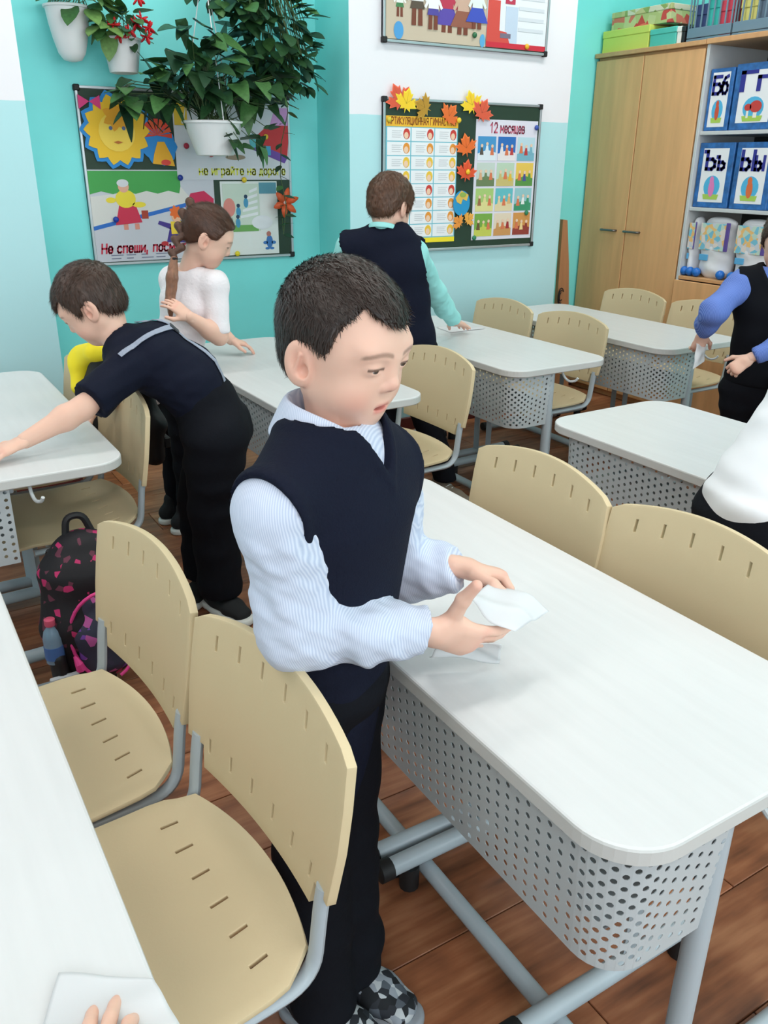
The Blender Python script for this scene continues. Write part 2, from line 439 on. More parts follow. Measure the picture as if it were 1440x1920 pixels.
DESKS = [  # x of the panel side, y of the near end, label
    (-.39, .37, 'white desk in the near left corner, its long edge cut by the frame'),
    (.582, .44, 'white desk in front of the boy with the navy vest, perforated panel facing us'),
    (.0, 2.05, 'white desk being wiped by the boy in suspenders'),
    (1.03, 2.2, 'white desk between the boy in suspenders and the boy with the navy vest'),
    (1.97, 2.31, 'white desk below the pillar boards, a hand pressing a wipe on it'),
    (2.77, 2.31, 'white desk beside the brown wardrobe'),
    (1.66, .62, 'white desk behind the near right chairs, beside the child in a white shirt'),
    (2.735, .64, 'white desk at the right edge of which only a rounded corner shows'),
]
desk0 = make_desk(); desks = []
for i, (x, y, lab) in enumerate(DESKS):
    d = desk0 if i == 0 else copy_tree(desk0)
    d.location = (x, y, 0)
    if i == 2:      # this desk has its near post set further in
        for ch in d.children:
            if ch.name.split('.')[0] in ('post', 'foot', 'bracket') and not ch.get('moved'):
                if min(v.co.y for v in ch.data.vertices) < .2: ch.location.x -= .12
    if i == 6:
        for ch in d.children:
            if ch.name.split('.')[0] == 'post' and min(v.co.y for v in ch.data.vertices) > .5: ch.location = (-.085, .018, 0)
    tag(d, lab, 'desk', 'two-seat school desks'); desks.append(d)

# ------------------------------------------------------------------ chairs (the sitter faces -x)
def shell(us, vs, pt, hole, th, name, offset=-1):
    V = [pt(u, v) for v in vs for u in us]; n = len(us); Fc = []
    for j in range(len(vs) - 1):
        for i in range(n - 1):
            if hole((us[i] + us[i + 1]) / 2, (vs[j] + vs[j + 1]) / 2): continue
            Fc.append((j * n + i, j * n + i + 1, (j + 1) * n + i + 1, (j + 1) * n + i))
    me = new_mesh(name, V, Fc)
    o = bpy.data.objects.new('tmp', me); COL.objects.link(o)
    md = o.modifiers.new('s', 'SOLIDIFY'); md.thickness = th; md.offset = offset; md.use_even_offset = True
    bv = o.modifiers.new('b', 'BEVEL'); bv.width = .0015; bv.segments = 2; bv.limit_method = 'ANGLE'; bv.angle_limit = math.radians(50)
    dg = bpy.context.evaluated_depsgraph_get(); me2 = bpy.data.meshes.new_from_object(o.evaluated_get(dg)); me2.name = name
    bpy.data.objects.remove(o)
    me2.polygons.foreach_set('use_smooth', [True] * len(me2.polygons)); me2.set_sharp_from_angle(angle=math.radians(35))
    me2.materials.append(M_chair); return me2
SLOT_U = (-.72, -.44, -.15, .15, .44, .72)
def ugrid(extra=()):
    u = set(np.round(np.linspace(-1, 1, 21), 4)) | set(extra)
    for s in SLOT_U: u = {q for q in u if abs(q - s) > .03} | {s - .0145, s + .0145}
    return sorted(u)
def in_slot(u): return any(abs(u - s) < .012 for s in SLOT_U)
def make_back():
    us = ugrid((-.79, -.80, .79, .80)); vs = [0, .06, .12, .215, .3, .4, .5, .6, .7, .79, .89, .94, .98, 1]
    def pt(u, v):
        top = .738 - .032 * u * u - .006 * max(0, abs(u) - .95) / .05; bot = .502 if abs(u) > .795 else .462 + .006 * u * u
        z = bot + (top - bot) * v
        hw = np.interp(z, [.46, .50, .58, .64, .71, .74], [.200, .206, .2145, .2145, .210, .207])
        x = .197 + (z - .46) * .15 - .021 * u * u
        return (x, u * hw, z)
    def hole(u, v): return in_slot(u) and (.12 < v < .215 or .79 < v < .89)
    return shell(us, vs, pt, hole, .013, 'backrest', 1)
def make_seat():
    us = ugrid((-.90, .90)); vs = [0, .03, .08, .18, .3, .45, .6, .72, .80, .875, .93, 1]
    def pt(u, v):
        x = -.185 + .36 * v
        if v > .9: x += .03 * (1 - u * u) * (v - .9) / .1
        if v < .1: x += -.015 * (1 - u * u) * (1 - v / .1)
        hw = np.interp(v, [0, .05, .15, .6, .86, 1], [.175, .193, .207, .207, .204, .172])
        z = .392 - .012 * math.sin(math.pi * min(1, max(0, (v - .15) / .8))) * (1 - u * u * .6) - .03 * max(0, (.16 - v) / .16) ** 2 + .012 * max(0, (v - .86) / .14) ** 2
        return (x, u * hw, z)
    def hole(u, v): return in_slot(u) and .80 < v < .875
    return shell(us, vs, pt, hole, .009, 'seat', -1)
def make_chair():
    t = thing('school_chair', 'cream plastic school chair', 'chair')
    obj('backrest', make_back(), None, t); obj('seat', make_seat(), None, t)
    for s in (-1, 1):
        y = s * .186
        smooth_angle(MB().tube(fillet([(.192, y, .512), (.186, y, .48), (.172, y, .366), (-.12, y, .366)], .05, 7), .0125, 12, side=(0, 1, 0), ry=.009).build('back_tube', M_metal, t))
        yy = s * .194
        smooth_angle(MB().tube([(-.06, yy, .06), (-.06, yy, .36)], .0165, 4).build('leg', M_metal, t), 30)
        f = smooth_angle(MB().tube([(-.31, yy, .067), (.11, yy, .067)], .0185, 14).build('foot', M_metal, t))
        for x in (-.318, .118):
            smooth_angle(MB().lathe([(.016, -.016), (.022, -.013), (.022, .013), (.016, .016)], 14, (x, yy, .067), 'x').build('cap', M_black, f))
        for x in (-.26, .08):
            smooth_angle(MB().lathe([(.02, 0), (.02, .052)], 12, (x, yy, 0)).build('pad', M_black, f))
    smooth_angle(MB().tube([(-.06, -.194, .34), (-.06, .194, .34)], .012, 10).build('crossbar', M_metal, t))
    return t
CHAIRS = [  # x, y, rz, label
    (.143, .872, .075, 'cream slotted chair nearest us, beside the near left desk'),
    (.108, 1.306, .085, 'cream slotted chair right behind the nearest one, overlapping its backrest'),
    (.972, .856, .0, 'cream slotted chair at the right frame edge, tucked under the vest boy desk'),
    (.968, 1.287, -.01, 'cream slotted chair across the desk from the vest boy, left of its twin'),
    (.375, 2.41, .05, 'cream chair under the bending boy, its back below his arm'),
    (.36, 2.88, .0, 'cream chair against the pale blue pillar, yellow and black jacket on it'),
    (1.49, 2.42, .02, 'cream chair whose back shows beside the face of the vest boy'),
    (2.45, 2.755, .03, 'cream chair with visible seat at the desk below the boards'),
    (2.44, 3.225, 0, 'cream chair nearest the pillar, left of the one with visible seat'),
    (3.27, 2.70, .0, 'cream chair in front of the shelves, behind the blue sleeve'),
    (3.27, 3.165, 0, 'cream chair in front of the wardrobe doors'),
    (2.19, 1.37, 0, 'cream chair at the right edge behind the child in a white shirt'),
]
chair0 = make_chair(); chairs = []
for i, (x, y, rz, lab) in enumerate(CHAIRS):
    c = chair0 if i == 0 else copy_tree(chair0)
    c.location = (x, y, 0); c.rotation_euler = (0, 0, rz); tag(c, lab, 'chair', 'cream school chairs')
    if i in (2, 3): c.scale = (1, 1, 1.025); chairs.append(c)
# ------------------------------------------------------------------ implicit surfaces: one smooth skin over joints and muscles
class Field:
    def __init__(s, lo, hi, h):
        s.lo = np.array(lo, float); s.h = h
        n = [max(4, int(math.ceil((hi[i] - lo[i]) / h)) + 1) for i in range(3)]
        s.ax = [s.lo[i] + h * np.arange(n[i]) for i in range(3)]
        s.g = np.full(n, .2, np.float32)
    def region(s, lo, hi):
        sl = []
        for i in range(3):
            a = int(np.clip(math.floor((lo[i] - s.lo[i]) / s.h), 0, len(s.ax[i]) - 1)); b = int(np.clip(math.ceil((hi[i] - s.lo[i]) / s.h) + 1, a + 1, len(s.ax[i])))
            sl.append(slice(a, b))
        X = s.ax[0][sl[0]][:, None, None].astype(np.float32); Y = s.ax[1][sl[1]][None, :, None].astype(np.float32); Z = s.ax[2][sl[2]][None, None, :].astype(np.float32)
        return tuple(sl), X, Y, Z
    def put(s, sl, d, k, sub):
        g = s.g[sl]
        if sub:
            d = -d; s.g[sl] = np.maximum(g, d) + (np.maximum(k - np.abs(g - d), 0) ** 2) / (4 * max(k, 1e-9))
        else: s.g[sl] = np.minimum(g, d) - (np.maximum(k - np.abs(g - d), 0) ** 2) / (4 * max(k, 1e-9))
    def cone(s, a, b, ra, rb, k=.01, sub=False, flat=None, fs=1.0):
        """tapered limb from a to b; flat = direction squashed by factor fs"""
        a = np.array(a, float); b = np.array(b, float); m = max(ra, rb) / min(fs, 1) * 1.02 + .03
        sl, X, Y, Z = s.region(np.minimum(a, b) - m, np.maximum(a, b) + m)
        ba = b - a; l2 = max(ba @ ba, 1e-12)
        px, py, pz = X - a[0], Y - a[1], Z - a[2]
        t = np.clip((px * ba[0] + py * ba[1] + pz * ba[2]) / l2, 0, 1)
        qx, qy, qz = px - t * ba[0], py - t * ba[1], pz - t * ba[2]
        if flat is not None:
            n = np.array(flat, float); n /= np.linalg.norm(n)
            dn = (qx * n[0] + qy * n[1] + qz * n[2]) * (1 / fs - 1)
            qx, qy, qz = qx + n[0] * dn, qy + n[1] * dn, qz + n[2] * dn
        d = np.sqrt(qx * qx + qy * qy + qz * qz) - (ra + t * (rb - ra))
        s.put(sl, d.astype(np.float32), k, sub); return s
    def ell(s, c, r, R=None, k=.01, sub=False):
        c = np.array(c, float); r = np.array(r if np.ndim(r) else (r, r, r), float); m = r.max() * 1.05 + .03
        sl, X, Y, Z = s.region(c - m, c + m)
        x, y, z = X - c[0], Y - c[1], Z - c[2]
        if R is not None:
            R = np.asarray(R, float)   # columns are the ellipsoid's axes
            x, y, z = (x * R[0, 0] + y * R[1, 0] + z * R[2, 0], x * R[0, 1] + y * R[1, 1] + z * R[2, 1], x * R[0, 2] + y * R[1, 2] + z * R[2, 2])
        k0 = np.sqrt((x / r[0]) ** 2 + (y / r[1]) ** 2 + (z / r[2]) ** 2); k1 = np.sqrt((x / r[0] ** 2) ** 2 + (y / r[1] ** 2) ** 2 + (z / r[2] ** 2) ** 2) + 1e-9
        s.put(sl, (k0 * (k0 - 1) / k1).astype(np.float32), k, sub); return s
    def loft(s, st, k=.02, sub=False):
        """st: stations (centre, lateral direction, half width, half depth)"""
        for (c0, l0, a0, b0), (c1, l1, a1, b1) in zip(st[:-1], st[1:]):
            c0 = np.array(c0, float); c1 = np.array(c1, float); l = np.array(l0, float) + np.array(l1, float)
            ba = c1 - c0; l2 = ba @ ba; l -= ba * (l @ ba) / l2; l /= np.linalg.norm(l)
            m = max(a0, a1, b0, b1) + .04
            sl, X, Y, Z = s.region(np.minimum(c0, c1) - m, np.maximum(c0, c1) + m)
            px, py, pz = X - c0[0], Y - c0[1], Z - c0[2]
            t = np.clip((px * ba[0] + py * ba[1] + pz * ba[2]) / l2, 0, 1)
            qx, qy, qz = px - t * ba[0], py - t * ba[1], pz - t * ba[2]
            ql = qx * l[0] + qy * l[1] + qz * l[2]
            rest = np.maximum(qx * qx + qy * qy + qz * qz - ql * ql, 0)
            a = a0 + t * (a1 - a0); b = b0 + t * (b1 - b0)
            q = np.sqrt((ql / a) ** 2 + rest / b ** 2); g = np.sqrt((ql / a ** 2) ** 2 + rest / b ** 4) + 1e-6
            s.put(sl, (q * (q - 1) / g).astype(np.float32), k, sub)
        return s
    def func(s, fn, op='cut', k=.004):
        """fn(X,Y,Z) -> distance-like array; cut keeps fn<0"""
        d = fn(s.ax[0][:, None, None], s.ax[1][None, :, None], s.ax[2][None, None, :]).astype(np.float32)
        d = np.broadcast_to(d, s.g.shape)
        s.g = np.maximum(s.g, d) + (np.maximum(k - np.abs(s.g - d), 0) ** 2) / (4 * k); return s
    def nets(s):
        g = s.g; ng = g < 0; n = g.shape
        cnt = np.zeros([q - 1 for q in n], np.int8)
        offs = [(i, j, k) for i in (0, 1) for j in (0, 1) for k in (0, 1)]
        for i, j, k in offs: cnt += ng[i:n[0] - 1 + i, j:n[1] - 1 + j, k:n[2] - 1 + k]
        act = np.argwhere((cnt > 0) & (cnt < 8))
        if len(act) == 0: return np.zeros((0, 3)), np.zeros((0, 4), np.int32)
        vals = {o: g[act[:, 0] + o[0], act[:, 1] + o[1], act[:, 2] + o[2]] for o in offs}
        acc = np.zeros((len(act), 3)); num = np.zeros(len(act))
        for o in offs:
            for ax in range(3):
                if o[ax]: continue
                p = list(o); p[ax] = 1; v0, v1 = vals[o], vals[tuple(p)]
                m = (v0 < 0) != (v1 < 0); t = np.where(m, v0 / np.where(m, v0 - v1, 1), 0)
                q = np.tile(np.array(o, float), (len(act), 1)); q[:, ax] += t
                acc[m] += q[m]; num[m] += 1
        V = (act + acc / num[:, None]) * s.h + s.lo
        idm = np.full([q - 1 for q in n], -1, np.int32); idm[act[:, 0], act[:, 1], act[:, 2]] = np.arange(len(act))
        Fs = []
        for ax in range(3):
            a, b = (ax + 1) % 3, (ax + 2) % 3
            sl0 = [slice(1, -1)] * 3; sl1 = [slice(1, -1)] * 3; sl0[ax] = slice(0, -1); sl1[ax] = slice(1, None)
            s0, s1 = ng[tuple(sl0)], ng[tuple(sl1)]
            e = np.argwhere(s0 != s1)
            if len(e) == 0: continue
            inside = s0[e[:, 0], e[:, 1], e[:, 2]]
            e = e.copy(); e[:, a] += 1; e[:, b] += 1
            def cell(da, db):
                c = e.copy(); c[:, a] += da; c[:, b] += db; return idm[c[:, 0], c[:, 1], c[:, 2]]
            q = np.stack([cell(-1, -1), cell(0, -1), cell(0, 0), cell(-1, 0)], 1)
            q[~inside] = q[~inside][:, ::-1]; Fs.append(q)
        Fc = np.concatenate(Fs); Fc = Fc[(Fc >= 0).all(1)]
        return V, Fc

def relax(V, Fc, it=2, w=.5):
    E = np.concatenate([Fc[:, [0, 1]], Fc[:, [1, 2]], Fc[:, [2, 3]], Fc[:, [3, 0]]]); E = np.concatenate([E, E[:, ::-1]])
    deg = np.bincount(E[:, 0], minlength=len(V)).astype(float); deg[deg == 0] = 1
    for _ in range(it):
        A = np.stack([np.bincount(E[:, 0], V[E[:, 1], i], len(V)) for i in range(3)], 1) / deg[:, None]
        V = V + w * (A - V)
    return V
def normals(V, Fc):
    fn = np.cross(V[Fc[:, 2]] - V[Fc[:, 0]], V[Fc[:, 3]] - V[Fc[:, 1]]); N = np.zeros_like(V)
    for i in range(4):
        for c in range(3): N[:, c] += np.bincount(Fc[:, i], fn[:, c], len(V))
    return N / (np.linalg.norm(N, axis=1, keepdims=True) + 1e-12)
def wob(V, freq, seed, axis=None, n=5):
    """smooth pseudo-noise in about [-1, 1]; axis biases the waves (cloth folds run across it)"""
    r = np.random.RandomState(seed); out = np.zeros(len(V))
    for i in range(n):
        d = r.normal(size=3); d /= np.linalg.norm(d)
        if axis is not None: d = np.array(axis) * 1.0 + d * .45; d /= np.linalg.norm(d)
        out += np.sin(V @ d * freq * (.6 + .9 * r.rand()) * 2 * math.pi + r.rand() * 6.28)
    return out / n * 1.6
def folds(V, Fc, amp, freq, seed, axis=None):
    N = normals(V, Fc); w = wob(V, freq, seed, axis); w = np.where(w > 0, w, w * .6)
    return V + N * (amp * w)[:, None]
def joinm(parts):
    Vs, Fs, Cs, n = [], [], [], 0
    for V, Fc, C in parts:
        Vs.append(V); Fs.append(Fc + n); Cs.append(C); n += len(V)
    return np.concatenate(Vs), np.concatenate(Fs), np.concatenate(Cs)
def lin(c): return np.array(srgb(c)[:3])
def nrm(v): v = np.array(v, float); return v / np.linalg.norm(v)
# ------------------------------------------------------------------ people
M_skin = mat('skin', (230, 190, 170), .48, .35, sub=.12, attr='Col')
M_eye = mat('eye', (240, 240, 240), .12, .5, attr='Col')
def hair_mat(name, c): return mat(name, c, .42, .45, noise=(60, .25), bump=(140, .35, (1, 1, .25)))
def frame(fwd, up=(0, 0, 1), roll=0.0):
    f = nrm(fwd); r = nrm(np.cross(f, up)); u = np.cross(r, f)
    c, s = math.cos(roll), math.sin(roll); r, u = c * r + s * u, c * u - s * r
    return np.stack([r, f, u], 1)     # columns right, forward, up
SKIN = (231, 188, 168)

def head_mesh(R, centre, sc, step, neck_w, open_mouth=.4, lid=.5, skin=SKIN, brow=(110, 80, 66), neck_r=.042):
    """child's head in its own frame: x right, y forward, z up, chin at z = 0"""
    t = np.array(centre) - R @ (np.array((0, -.004, .108)) * sc)
    nl = (R.T @ (np.array(neck_w) - t)) / sc
    lo = np.minimum((-.1, -.115, -.03), nl - .06); hi = np.maximum((.1, .118, .222), nl + .06)
    F = Field(lo, hi, step)
    F.ell((0, -.014, .126), (.0735, .088, .0815), k=.01)
    F.ell((0, .022, .098), (.066, .062, .070), k=.03)
    F.ell((0, .030, .052), (.054, .050, .052), k=.03)
    for s in (-1, 1):
        F.cone((s * .048, -.004, .05), (s * .012, .062, .016), .018, .016, k=.03)
        F.ell((s * .031, .050, .050), (.030, .030, .029), k=.022)
        F.ell((s * .028, .062, .121), (.024, .016, .011), k=.016)
    F.ell((0, .064, .018), (.019, .018, .015), k=.018)
    F.cone((0, -.022, .04), nl, neck_r, neck_r * 1.08, k=.025)
    for s in (-1, 1): F.ell((s * .0315, .092, .0965), (.017, .012, .0105), k=.012, sub=True)
    F.cone((0, .074, .106), (0, .0885, .0755), .0065, .0085, k=.012)
    F.ell((0, .0895, .0725), (.0095, .009, .0085), k=.008)
    for s in (-1, 1):
        F.ell((s * .0105, .0835, .0690), (.0068, .0085, .0062), k=.006)
        F.ell((s * .0055, .0905, .0635), (.0028, .0042, .003), k=.002, sub=True)
    # muzzle and lips
    F.ell((0, .066, .038), (.026, .019, .019), k=.016)
    F.ell((0, .0825, .0425), (.0165, .0065, .0042), k=.005)
    F.ell((0, .0805, .0325 - .003 * open_mouth), (.0140, .0070, .0050), k=.005)
    F.ell((0, .089, .0377 - .001 * open_mouth), (.0155, .011, .0007 + .0026 * open_mouth), k=.0025, sub=True)
    # eyelids wrapped over the eyeball, with a slit
    for s in (-1, 1):
        F.ell((s * .0305, .0690, .0970), (.0150, .0135, .0125), k=.005)
        F.ell((s * .0310, .0850, .0953 - .001 * lid), (.0125, .0085, .0042 - .0028 * lid), k=.0022, sub=True)
    # ears
    for s in (-1, 1):
        Re = np.stack([nrm((1, .22 * s, 0)), nrm((-.22 * s, 1, .16)), nrm((0, -.16, 1))], 1)
        F.ell((s * .0785, -.014, .084), (.0075, .0205, .0310), Re, k=.005)
        F.ell((s * .0700, -.008, .072), (.009, .012, .018), Re, k=.008)
        F.ell((s * .0870, -.010, .088), (.0075, .0130, .0205), Re, k=.004, sub=True)
        F.ell((s * .0800, -.004, .077), (.0070, .0075, .0095), Re, k=.003, sub=True)
        F.cone((s * .0825, -.010, .098), (s * .0815, -.016, .075), .0026, .0030, k=.003)
    V, Fc = F.nets(); V = relax(V, Fc, 1, .35)
    C = np.tile(lin(skin), (len(V), 1))
    def blend(mask, col): C[:] = C * (1 - mask[:, None]) + lin(col) * mask[:, None]
    g = lambda c, r: np.exp(-(((V - np.array(c)) / np.array(r)) ** 2).sum(1))
    for s in (-1, 1):
        blend(.42 * g((s * .042, .062, .048), (.02, .03, .018)), (226, 140, 124))
        blend(.35 * g((s * .078, -.01, .085), (.012, .02, .03)), (226, 140, 120))
        x, y, z = V[:, 0] * s, V[:, 1], V[:, 2]
        arc = .1146 + .0045 * np.cos((x - .030) / .02 * 1.5)
        bm = np.clip(1 - np.abs(z - arc) / .0046, 0, 1) * np.clip((.0235 - np.abs(x - .032)) / .004, 0, 1) * (y > .03); blend(.58 * np.clip(bm * 1.5, 0, 1), brow)
        lid_z = .0980 - .001 * lid + .0012 * np.cos((x - .031) / .012 * 1.5)
        lm = np.clip(1 - np.abs(z - lid_z) / .0030, 0, 1) * (np.abs(x - .031) < .0135) * (y > .05); blend(.85 * np.clip(lm * 1.4, 0, 1), (60, 40, 34))
        blend(.8 * g((s * .0055, .0905, .0645), (.003, .006, .003)), (120, 60, 52))
    lipm = (np.abs(V[:, 0]) < .0165) * (V[:, 1] > .062) * np.exp(-((V[:, 2] - .0368) / (.0072 + .001 * open_mouth)) ** 4) * np.clip(1.2 - (np.abs(V[:, 0]) / .0165) ** 3, 0, 1)
    blend(.75 * np.clip(lipm, 0, 1), (206, 110, 104))
    inm = (np.abs(V[:, 0]) < .014) * (np.abs(V[:, 2] - .0372) < .0026) * (V[:, 1] < .0815) * (V[:, 1] > .06)
    blend(.85 * inm, (110, 40, 40))
    blend(.35 * g((0, .09, .072), (.012, .014, .009)), (232, 150, 136))
    w_ = np.clip(V[:, 1] / .06, 0, 1) * np.clip(.11 - V[:, 2], 0, .12); V = V.copy(); V[:, 1] -= .20 * w_
    return (V * sc) @ R.T + t, Fc, C, t

def eyeballs(R, t, sc, gaze, iris=(70, 50, 36), n=22):
    parts = []
    for s in (-1, 1):
        c = np.array((s * .0305, .0664, .0970)); mb = MB().ball((0, 0, 0), .0118, n, n); V = np.array(mb.v)
        gz = nrm(gaze); ca = (V / .0118) @ gz
        C = np.where((ca > .955)[:, None], lin((16, 11, 10)), np.where((ca > .80)[:, None], lin(iris), lin((206, 194, 188))))
        parts.append((((V + c) * sc) @ R.T + t, mb.f, C))
    return parts

def hair_mesh(R, t, sc, step, zline, vol=.010, noise=.002, seed=1, extra=None, strands=0, slen=.016, flow=(0, .3, -1), relax_n=1):
    """cap of hair over the skull; zline(y, |x|) is the hairline height"""
    F = Field((-.105, -.125, .0), (.105, .12, .24), step)
    F.ell((0, -.014, .127), (.0735 + vol, .088 + vol, .0815 + vol * 1.1), k=.01)
    F.ell((0, .022, .105), (.067 + vol * .8, .062 + vol, .068 + vol), k=.03)
    F.ell((0, -.045, .075), (.052 + vol * .6, .05 + vol * .6, .05), k=.02)
    if extra: extra(F)
    F.func(lambda X, Y, Z: (zline(Y, np.abs(X)) - Z) * .8, k=.008)
    V, Fc = F.nets(); V = relax(V, Fc, relax_n, .5); N = normals(V, Fc)
    V = V + N * (noise * wob(V, 60, seed) + noise * .7 * wob(V, 130, seed + 1))[:, None]
    Q = [tuple(f) for f in Fc]; VV = [tuple(v) for v in V]
    if strands:
        rs = np.random.RandomState(seed); idx = rs.randint(0, len(V), strands)
        for i in idx:
            n = N[i]; fl = np.array(flow(V[i]) if callable(flow) else flow) + rs.normal(size=3) * .22
            d = fl - n * (fl @ n); d = d / (np.linalg.norm(d) + 1e-9); w = np.cross(d, n) * .00055 * (.7 + .6 * rs.rand()); L = slen * (.6 + .8 * rs.rand())
            p0 = V[i] + n * .0002; p1 = p0 + d * L * .5 + n * (.0018 * rs.rand()); p2 = p0 + d * L + n * (.0004 + .0028 * rs.rand())
            b = len(VV); VV += [tuple(p0 - w), tuple(p0 + w), tuple(p1 + w), tuple(p1 - w), tuple(p2)]
            Q += [(b, b + 1, b + 2, b + 3), (b + 3, b + 2, b + 4)]
    return (np.array(VV) * sc) @ R.T + t, Q

def hand_mesh(wrist, D, back, right, L=.128, curl=((10, 15, 10),) * 4, spread=(6, 2, -2, -7), thumb=((.7, .6, -.35), (.35, .9, -.3)), elbow=None, step=.0019, skin=SKIN, wr=.021):
    """hand frame: x towards the thumb, y along the fingers, z out of the back of the hand"""
    y = nrm(D); z = nrm(np.array(back) - y * (np.array(back) @ y)); x = np.cross(y, z)
    if not right: x = -x
    # for a right hand seen from its back (z to viewer, y up) the thumb is on the left
    x = -x
    B = np.stack([x, y, z], 1); l = L
    F = Field((-.5 * l, -.3 * l, -.6 * l), (.85 * l, 1.15 * l, .35 * l), step)
    rf = .048 * l
    F.cone((0, -.10 * l, 0), (0, .08 * l, 0), wr * .86, wr * .92, k=.01, flat=(0, 0, 1), fs=.8)
    F.cone((-.035 * l, .10 * l, 0), (-.045 * l, .42 * l, 0), .155 * l, .165 * l, k=.012, flat=(0, 0, 1), fs=.55)
    F.cone((.06 * l, .12 * l, -.01 * l), (.09 * l, .42 * l, 0), .13 * l, .12 * l, k=.012, flat=(0, 0, 1), fs=.6)
    F.ell((.12 * l, .2 * l, -.05 * l), (.10 * l, .16 * l, .085 * l), k=.012)
    nails = []
    for i, (bx, ln) in enumerate(((.165, .40), (.055, .45), (-.055, .42), (-.16, .33))):
        p = np.array((bx * l, (.50 - .02 * abs(i - 1)) * l, 0.0)); a = math.radians(spread[i]); ang = 0.0
        F.cone((bx * .8 * l, .3 * l, 0), p, rf * 1.2, rf * 1.12, k=.006)
        for j, fr in enumerate((.44, .31, .25)):
            ang += math.radians(curl[i][j]); d = np.array((math.sin(a) * math.cos(ang), math.cos(a) * math.cos(ang), -math.sin(ang)))
            q = p + d * ln * l * fr
            F.cone(p, q, rf * (1.1 - .08 * j) * (.9 if i == 3 else 1), rf * (1.02 - .10 * j) * (.9 if i == 3 else 1), k=.0022 if j == 0 else .0015)
            p = q
        nails.append(p)
    p = np.array((.17 * l, .13 * l, -.05 * l))
    for j, (d, ln) in enumerate(zip(thumb, (.26, .22))):
        q = p + nrm(d) * ln * l; F.cone(p, q, rf * (1.65 - .3 * j), rf * (1.35 - .25 * j), k=.006); p = q
    nails.append(p)
    V, Fc = F.nets(); V = relax(V, Fc, 1, .4)
    if right: Fc = Fc[:, ::-1]
    C = np.tile(lin(skin), (len(V), 1))
    for q in nails:
        m = .22 * np.exp(-(((V - q) / (.09 * l)) ** 2).sum(1)); C = C * (1 - m[:, None]) + lin((222, 132, 122)) * m[:, None]
    k = .25 * np.exp(-((V[:, 1] - .5 * l) / (.05 * l)) ** 2) * (V[:, 2] > 0); C = C * (1 - k[:, None]) + lin((228, 150, 136)) * k[:, None]
    return V @ B.T + np.array(wrist), Fc, C

def add_part(root, name, V, Fc, m, cols=None, base=None):
    V = np.asarray(V) - np.array(base)
    return obj(name, new_mesh(name, V, Fc, True, cols), m, root)

def bounds(P, m): P = np.array(P); return P.min(0) - m, P.max(0) + m

def torso_stations(hip, neck, lat, w, d, bend=0.0, fwd=None):
    """w, d: half widths and depths at hip, waist, chest, shoulder"""
    hip = np.array(hip, float); neck = np.array(neck, float); st = []
    for t, a, b in zip((0, .33, .68, .90), w, d):
        c = hip + (neck - hip) * t
        if fwd is not None: c = c - np.array(fwd) * bend * math.sin(math.pi * t)
        st.append((c, lat, a, b))
    return st

def sleeve(F, pts, rad, k=.012):
    for i in range(len(pts) - 1): F.cone(pts[i], pts[i + 1], rad[i], rad[i + 1], k)

def shoe(root, base, ankle, toe_dir, L, mats, name='shoe', sole=True, top=None):
    """trainer: upper, sole, toe cap and laces"""
    f = nrm((toe_dir[0], toe_dir[1], 0)); r = np.array((f[1], -f[0], 0)); a = np.array(ankle); c = np.array((a[0], a[1], toe_dir[2] if len(toe_dir) > 2 else 0.0))
    P = lambda x, y, z: c + r * x + f * y + np.array((0, 0, z))
    h = .004; F = Field(c - .2, c + np.array((.2, .2, .14)), h)
    F.loft([(P(0, -.28 * L, .045), r, .030, .032), (P(0, .0, .045), r, .032, .034), (P(0, .30 * L, .036), r, .036, .026), (P(0, .55 * L, .030), r, .032, .020)], k=.02)
    F.cone(P(0, -.12 * L, .05), P(0, -.14 * L, .095), .034, .031, k=.02)
    F.func(lambda X, Y, Z: (c[2] + .018) - Z + 0 * X + 0 * Y, k=.002)
    V, Fc = F.nets(); V = relax(V, Fc, 1); o = add_part(root, name, V, Fc, mats[0], base=base)
    G = Field(c - .2, c + np.array((.2, .2, .06)), h)
    G.loft([(P(0, -.29 * L, .012), r, .033, .034), (P(0, 0, .012), r, .034, .036), (P(0, .32 * L, .012), r, .040, .034), (P(0, .58 * L, .012), r, .034, .03)], k=.02)
    G.func(lambda X, Y, Z: np.maximum(Z - (c[2] + .024), c[2] + .001 - Z) + 0 * X + 0 * Y, k=.003)
    V, Fc = G.nets(); V = relax(V, Fc, 1); add_part(o, 'sole', V, Fc, mats[1], base=base)
    mb = MB()
    for i in range(4):
        y = (.10 + .085 * i) * L; z = .077 - .009 * i
        mb.tube([P(-.02, y, z - .004), P(0, y + .004, z + .002), P(.02, y, z - .004)], .0022, 6)
    V = np.array(mb.v) - np.array(base); obj('laces', new_mesh('laces', V, mb.f, True), mats[2], o)
    return o

